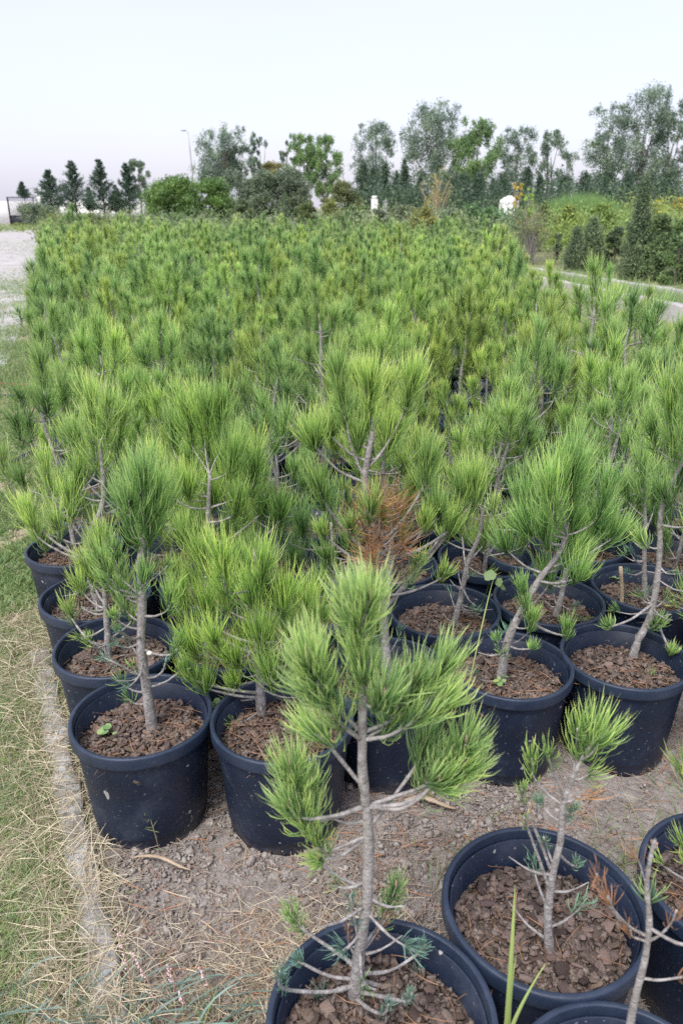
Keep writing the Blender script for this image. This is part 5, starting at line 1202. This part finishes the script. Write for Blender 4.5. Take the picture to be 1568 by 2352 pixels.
# street lamp
d_ = 96.0
c0 = at(452, 480, d_); ztop = at(440, 300, d_)[2]
e = empty('street_lamp', (c0[0] - 0.1, d_, 0), 'tall slim street lamp rising above the rounded green trees', 'street lamp')
g = tube([(0, 0, 0), (-0.12, 0, ztop * 0.5), (-0.3, 0, ztop - 0.3)], [0.11, 0.08, 0.055], 8, 3); link('pole', mesh('pole', g[0], g[1], 'galv', smooth=True), e)
g = tube([(-0.3, 0, ztop - 0.35), (-0.4, 0, ztop - 0.1), (-0.62, 0, ztop + 0.02)], [0.05, 0.045, 0.04], 6, 3); ar = link('arm', mesh('arm', g[0], g[1], 'galv', smooth=True), e)
boxes('lamp_head', [((-0.85, 0, ztop + 0.02), (0.5, 0.26, 0.14))], 'galv', e)

# hoses on the lawn
def hose(pts, r, m, label, z=0.02):
    P = [G(a, b_, z) for a, b_ in pts]
    g = tube(P, [r] * len(P), 8, 8)
    o = link('hose', mesh('hose', g[0], g[1], m, smooth=True)); tag(o, label, 'hose')
hose([(-60, 884), (0, 882), (40, 883), (75, 885)], 0.013, 'redhose', 'thin red hose lying across the worn track')
hose([(-60, 905), (0, 908), (50, 912), (110, 910), (170, 905)], 0.018, 'rubber', 'black hose lying at the far edge of the lawn, beyond the thick pipe')
hose([(-120, 1120), (-40, 1095), (0, 1076), (40, 1058), (66, 1044), (110, 1034)], 0.022, 'rubber', 'thick black pipe disappearing under the wide overhanging pine')
# yellow wildflowers
for k, (px, py) in enumerate([(92, 650), (77, 664), (75, 672), (79, 678), (62, 678)]):
    p = G(px, py, 0.12); p[0] = min(p[0], XL(p[1]) - 0.15)
    nm = ['topmost of the yellow flowers beside the track', 'second yellow flower from the top beside the track', 'middle yellow flower beside the track', 'lower right yellow flower beside the track', 'leftmost yellow flower beside the track'][k]
    e = empty('wildflower', (p[0], p[1], 0), nm, 'flower', 'yellow wildflowers')
    g = tube([(0, 0, 0), (0.01, 0, 0.06), (0, 0, 0.12)], [0.003] * 3, 4, 2); link('stem', mesh('stem', g[0], g[1], 'pinkstem'), e)
    g = revolve([(0.0, 0.118), (0.03, 0.122), (0.05, 0.135), (0.03, 0.127), (0.0, 0.13)], 10); v = g[0]; link('petals', mesh('petals', v, g[1], 'yellow'), e)

# small things in front
def long_leaf(a, b_, wd, label, m='wood', z=0.03, name='dry_leaf', n=14, seed=1):
    rg = np.random.default_rng(seed); A, B = G(*a, z), G(*b_, z); u = nrm(B - A); s = np.array([-u[1], u[0], 0]); L = np.linalg.norm(B - A)
    v = []
    for i in range(n):
        t = i / (n - 1); w_ = wd * (sin(pi * min(1, t * 1.05)) ** 0.45 * 0.5 + 0.08); c = A + (B - A) * t + s * 0.012 * sin(t * 4.0) + np.array([0, 0, 0.006 * sin(t * 5)])
        for q, dz in ((-1, 0.0), (-0.4, 0.004), (0.4, 0.005), (1, 0.0), (0.4, 0.002), (-0.4, 0.001)):
            v.append(c + s * q * w_ * (1 + 0.12 * rg.normal()) + np.array([0, 0, dz + rg.normal() * 0.0006]))
    i = np.arange(n - 1)[:, None] * 6; j = np.arange(6)[None]; j2 = (j + 1) % 6
    q = np.stack([i + j, i + j2, i + 6 + j2, i + 6 + j], -1).reshape(-1, 4)
    o = link(name, mesh(name, np.array(v), [q], m, smooth=True)); tag(o, label, 'dry leaf')
long_leaf((302, 1972), (440, 1990), 0.011, 'long flat tan strip of dry leaf on the soil before the corner pot')
long_leaf((598, 1938), (652, 1948), 0.014, 'short pale dry leaf on the soil before the second front pot', seed=2)
long_leaf((930, 1838), (1045, 1850), 0.018, 'curled brown dry leaf on the soil between front and rear pots', seed=3)
# wooden stake
P0 = G(1425, 1428, 0.27); P1 = V(1424, 1302, P0[1])
g = tube([P0 - [0, 0, 0.05], (P0 + P1) / 2 + [0.004, 0, 0], P1], [0.008, 0.0075, 0.007], 7, 4, 0.05, np.random.default_rng(4)); o = link('wooden_stake', mesh('wooden_stake', g[0], g[1], 'wood', smooth=True)); tag(o, 'thin brown wooden stake upright in a pot of the second row at right', 'stake')
# snail shells
for (px, py, d_, r_, lb) in [(344, 1500, 1.80, 0.009, 'small white snail on the trunk of the corner pine'), (835, 1330, 0.985, 0.0, '')]:
    if not r_: continue
    p = V(px, py, d_); g0_ = revolve([(0.0, -0.6), (0.55, -0.45), (0.95, -0.1), (0.9, 0.25), (0.5, 0.55), (0.25, 0.7), (0.0, 0.8)], 14)
    o = link('snail', mesh('snail', g0_[0] * r_ + p, g0_[1], 'shell', smooth=True)); tag(o, lb, 'snail')
# broad-leaved seedling, tall grass blades in front, grass sprigs by the corner pot
def leafy(px, py, d_, rr, label, seed, base):
    rg = np.random.default_rng(seed); p = V(px, py, d_); b0 = G(*base, 0.29)
    e = empty('leafy_weed', tuple(b0), label, 'weed')
    p = p - b0
    g = tube([(0, 0, 0), tuple(p * 0.5 + np.array([0.01, 0, 0.01])), tuple(p)], [0.0018, 0.0014, 0.001], 5, 4); link('stem', mesh('stem', g[0], g[1], 'grass'), e)
    for (dx, dz, s, a) in rr:
        an = np.linspace(0, 2 * pi, 15)[:-1]; ra = s * (1 + 0.12 * np.cos(5 * an)) * (1 - 0.25 * np.cos(an))
        x = ra * np.cos(an); y = ra * np.sin(an) * 0.85
        v = np.stack([x, y * 0.7, y * 0.65 + 0.15 * np.abs(y)], 1); ca, sa = cos(a), sin(a)
        v = np.stack([v[:, 0] * ca - v[:, 2] * sa, v[:, 1], v[:, 0] * sa + v[:, 2] * ca], 1)
        c = p + np.array([dx, 0, dz]); v = np.vstack([[0, 0, 0.001], v]) + c
        f = np.array([[0, 1 + k, 1 + (k + 1) % 14] for k in range(14)])
        link('leaf', mesh('leaf', v, [f], 'grass', np.ones(15), np.full(15, 0.5)), e)
leafy(1128, 1322, 2.3, [(0, 0, 0.022, 0.3), (0.03, -0.022, 0.016, 1.2), (0.04, -0.04, 0.014, 2.0)], 'broad-leaved green weed rising between the second-row pots right of centre', 5, (1080, 1440))
def sprig(points, wid, label, m='grass', name='tall_grass', cat='grass', z=None):
    e = None
    b = Bag(); rg = np.random.default_rng(9)
    A = np.array(points[0]); B = np.array(points[-1])
    Mid = np.array(points[1]); n = 14; t = np.linspace(0, 1, n)[:, None]
    c = (1 - t) ** 2 * A + 2 * t * (1 - t) * Mid + t ** 2 * B
    tg = nrm(np.gradient(c, axis=0)); s = nrm(np.cross(tg, [0.2, 1.0, 0.3])); w_ = wid / 2 * (1 - t ** 3) + 0.0002
    fo = np.cross(tg, s) * wid * 0.25
    v = np.concatenate([c - s * w_, c + fo, c + s * w_]); i = np.arange(n - 1)
    q = np.concatenate([np.stack([i, i + 1, i + n + 1, i + n], 1), np.stack([i + n, i + n + 1, i + 2 * n + 1, i + 2 * n], 1)])
    o = link(name, mesh(name, v, [q], m, np.tile(t.ravel(), 3), np.full(3 * n, 0.6), smooth=True)); o.color = (1.3, 1.25, 1.0, 1); tag(o, label, cat)
sprig([V(1160, 2380, 0.80), V(1175, 2200, 0.81), V(1182, 2030, 0.84)], 0.0065, 'tall upright green grass blade crossing the rim of the wide pot')
sprig([V(1168, 2380, 0.79), V(1185, 2320, 0.80), V(1250, 2215, 0.84)], 0.0060, 'shorter green grass blade leaning right beside the tall upright one')
sprig([V(1168, 2380, 0.80), V(1170, 2280, 0.81), V(1185, 2190, 0.82)], 0.0030, 'thinnest short grass blade between the two at the pot rims')
sprig([G(1070, 1600, 0.36), V(1118, 1380, 2.0), V(1132, 1330, 2.1)], 0.0035, 'long curved grass blade rising behind the front pine at right')
def knotweed(base, tip, label, seed):
    rg = np.random.default_rng(seed); A = G(*base, 0.01); B = V(*tip, A[1] + 0.03); e = empty('knotweed', tuple(A), label, 'wild flower', 'pink flowering knotweed stems')
    B = B - A; Mid = B * 0.5 + np.array([0.012, 0, 0]); g = tube([(0, 0, 0), tuple(Mid), tuple(B)], [0.0016, 0.0013, 0.0009], 5, 5); link('stem', mesh('stem', g[0], g[1], 'pinkstem', smooth=True), e)
    gm = mesh('floret', ICO_V * 0.0024, [ICO_F], 'pink', smooth=True)
    for k in range(16):
        t = 0.55 + 0.45 * rg.random(); c = (1 - t) ** 2 * 0 + 2 * t * (1 - t) * Mid + t * t * B + rg.normal(size=3) * 0.002
        link('floret', gm, e, tuple(c))
knotweed((300, 2330), (268, 2130), 'tall pink-budded knotweed stem at the lower left', 1)
knotweed((360, 2330), (300, 2185), 'knotweed stem with white buds beside the tallest one', 2)
knotweed((395, 2300), (382, 2215), 'short knotweed stem near the end of the kerb', 3)
knotweed((420, 2340), (410, 2280), 'lowest pink-tipped knotweed stem at the bottom left', 4)
knotweed((480, 2320), (455, 2215), 'knotweed stem leaning over the bare soil', 5)
def runner(base, pts_, label, seed):
    rg = np.random.default_rng(seed); A = G(*base, 0.01); P = [np.zeros(3)] + [V(*p, A[1] + dy) - A for (p, dy) in pts_]
    e = empty('grass_runner', tuple(A), label, 'grass runner'); g = tube(P, [0.0013] * len(P), 5, 5); link('stem', mesh('stem', g[0], g[1], 'straw'), e)
    C, _ = crom(P, [1] * len(P), 6); n = 26; idx = rg.integers(1, len(C), n); D = nrm(rg.normal(size=(n, 3)) + [0, 0, 0.4])
    b = Bag(); b.add(ribbons(C[idx], D, nrm(D + rg.normal(size=(n, 3)) * 0.3), rg.uniform(0.015, 0.035, n), np.full(n, 0.0022), 2, rg)); link('blades', b.mesh('blades', 'grass'), e, kind='stuff')
runner((368, 1960), [((352, 1900), 0.0), ((335, 1850), 0.02), ((312, 1775), 0.03)], 'green grass runner climbing up in front of the corner pot', 1)
runner((260, 1925), [((290, 1870), 0.0), ((320, 1862), 0.02), ((345, 1880), 0.03)], 'short grass runner arching over the kerb to the corner pot', 2)
# clover seedlings in the pots
for k, (px, py, lb) in enumerate([(248, 1690, 'tiny green seedling at the front of the corner pot'), (500, 1630, 'little round-leaved weed at the left inside the second front pot'), (1152, 1580, 'small weed cluster in the leaning pine pot'), (1320, 1365, 'little weed patch in the hidden pine pot'), (1405, 1335, 'small green weeds beside the wooden stake'), (385, 1545, 'small clover behind the trunk of the corner pine')]):
    p = G(px, py, 0.29); o = link('clover', clover_mesh(700 + k), None, tuple(p)); tag(o, lb, 'weed')
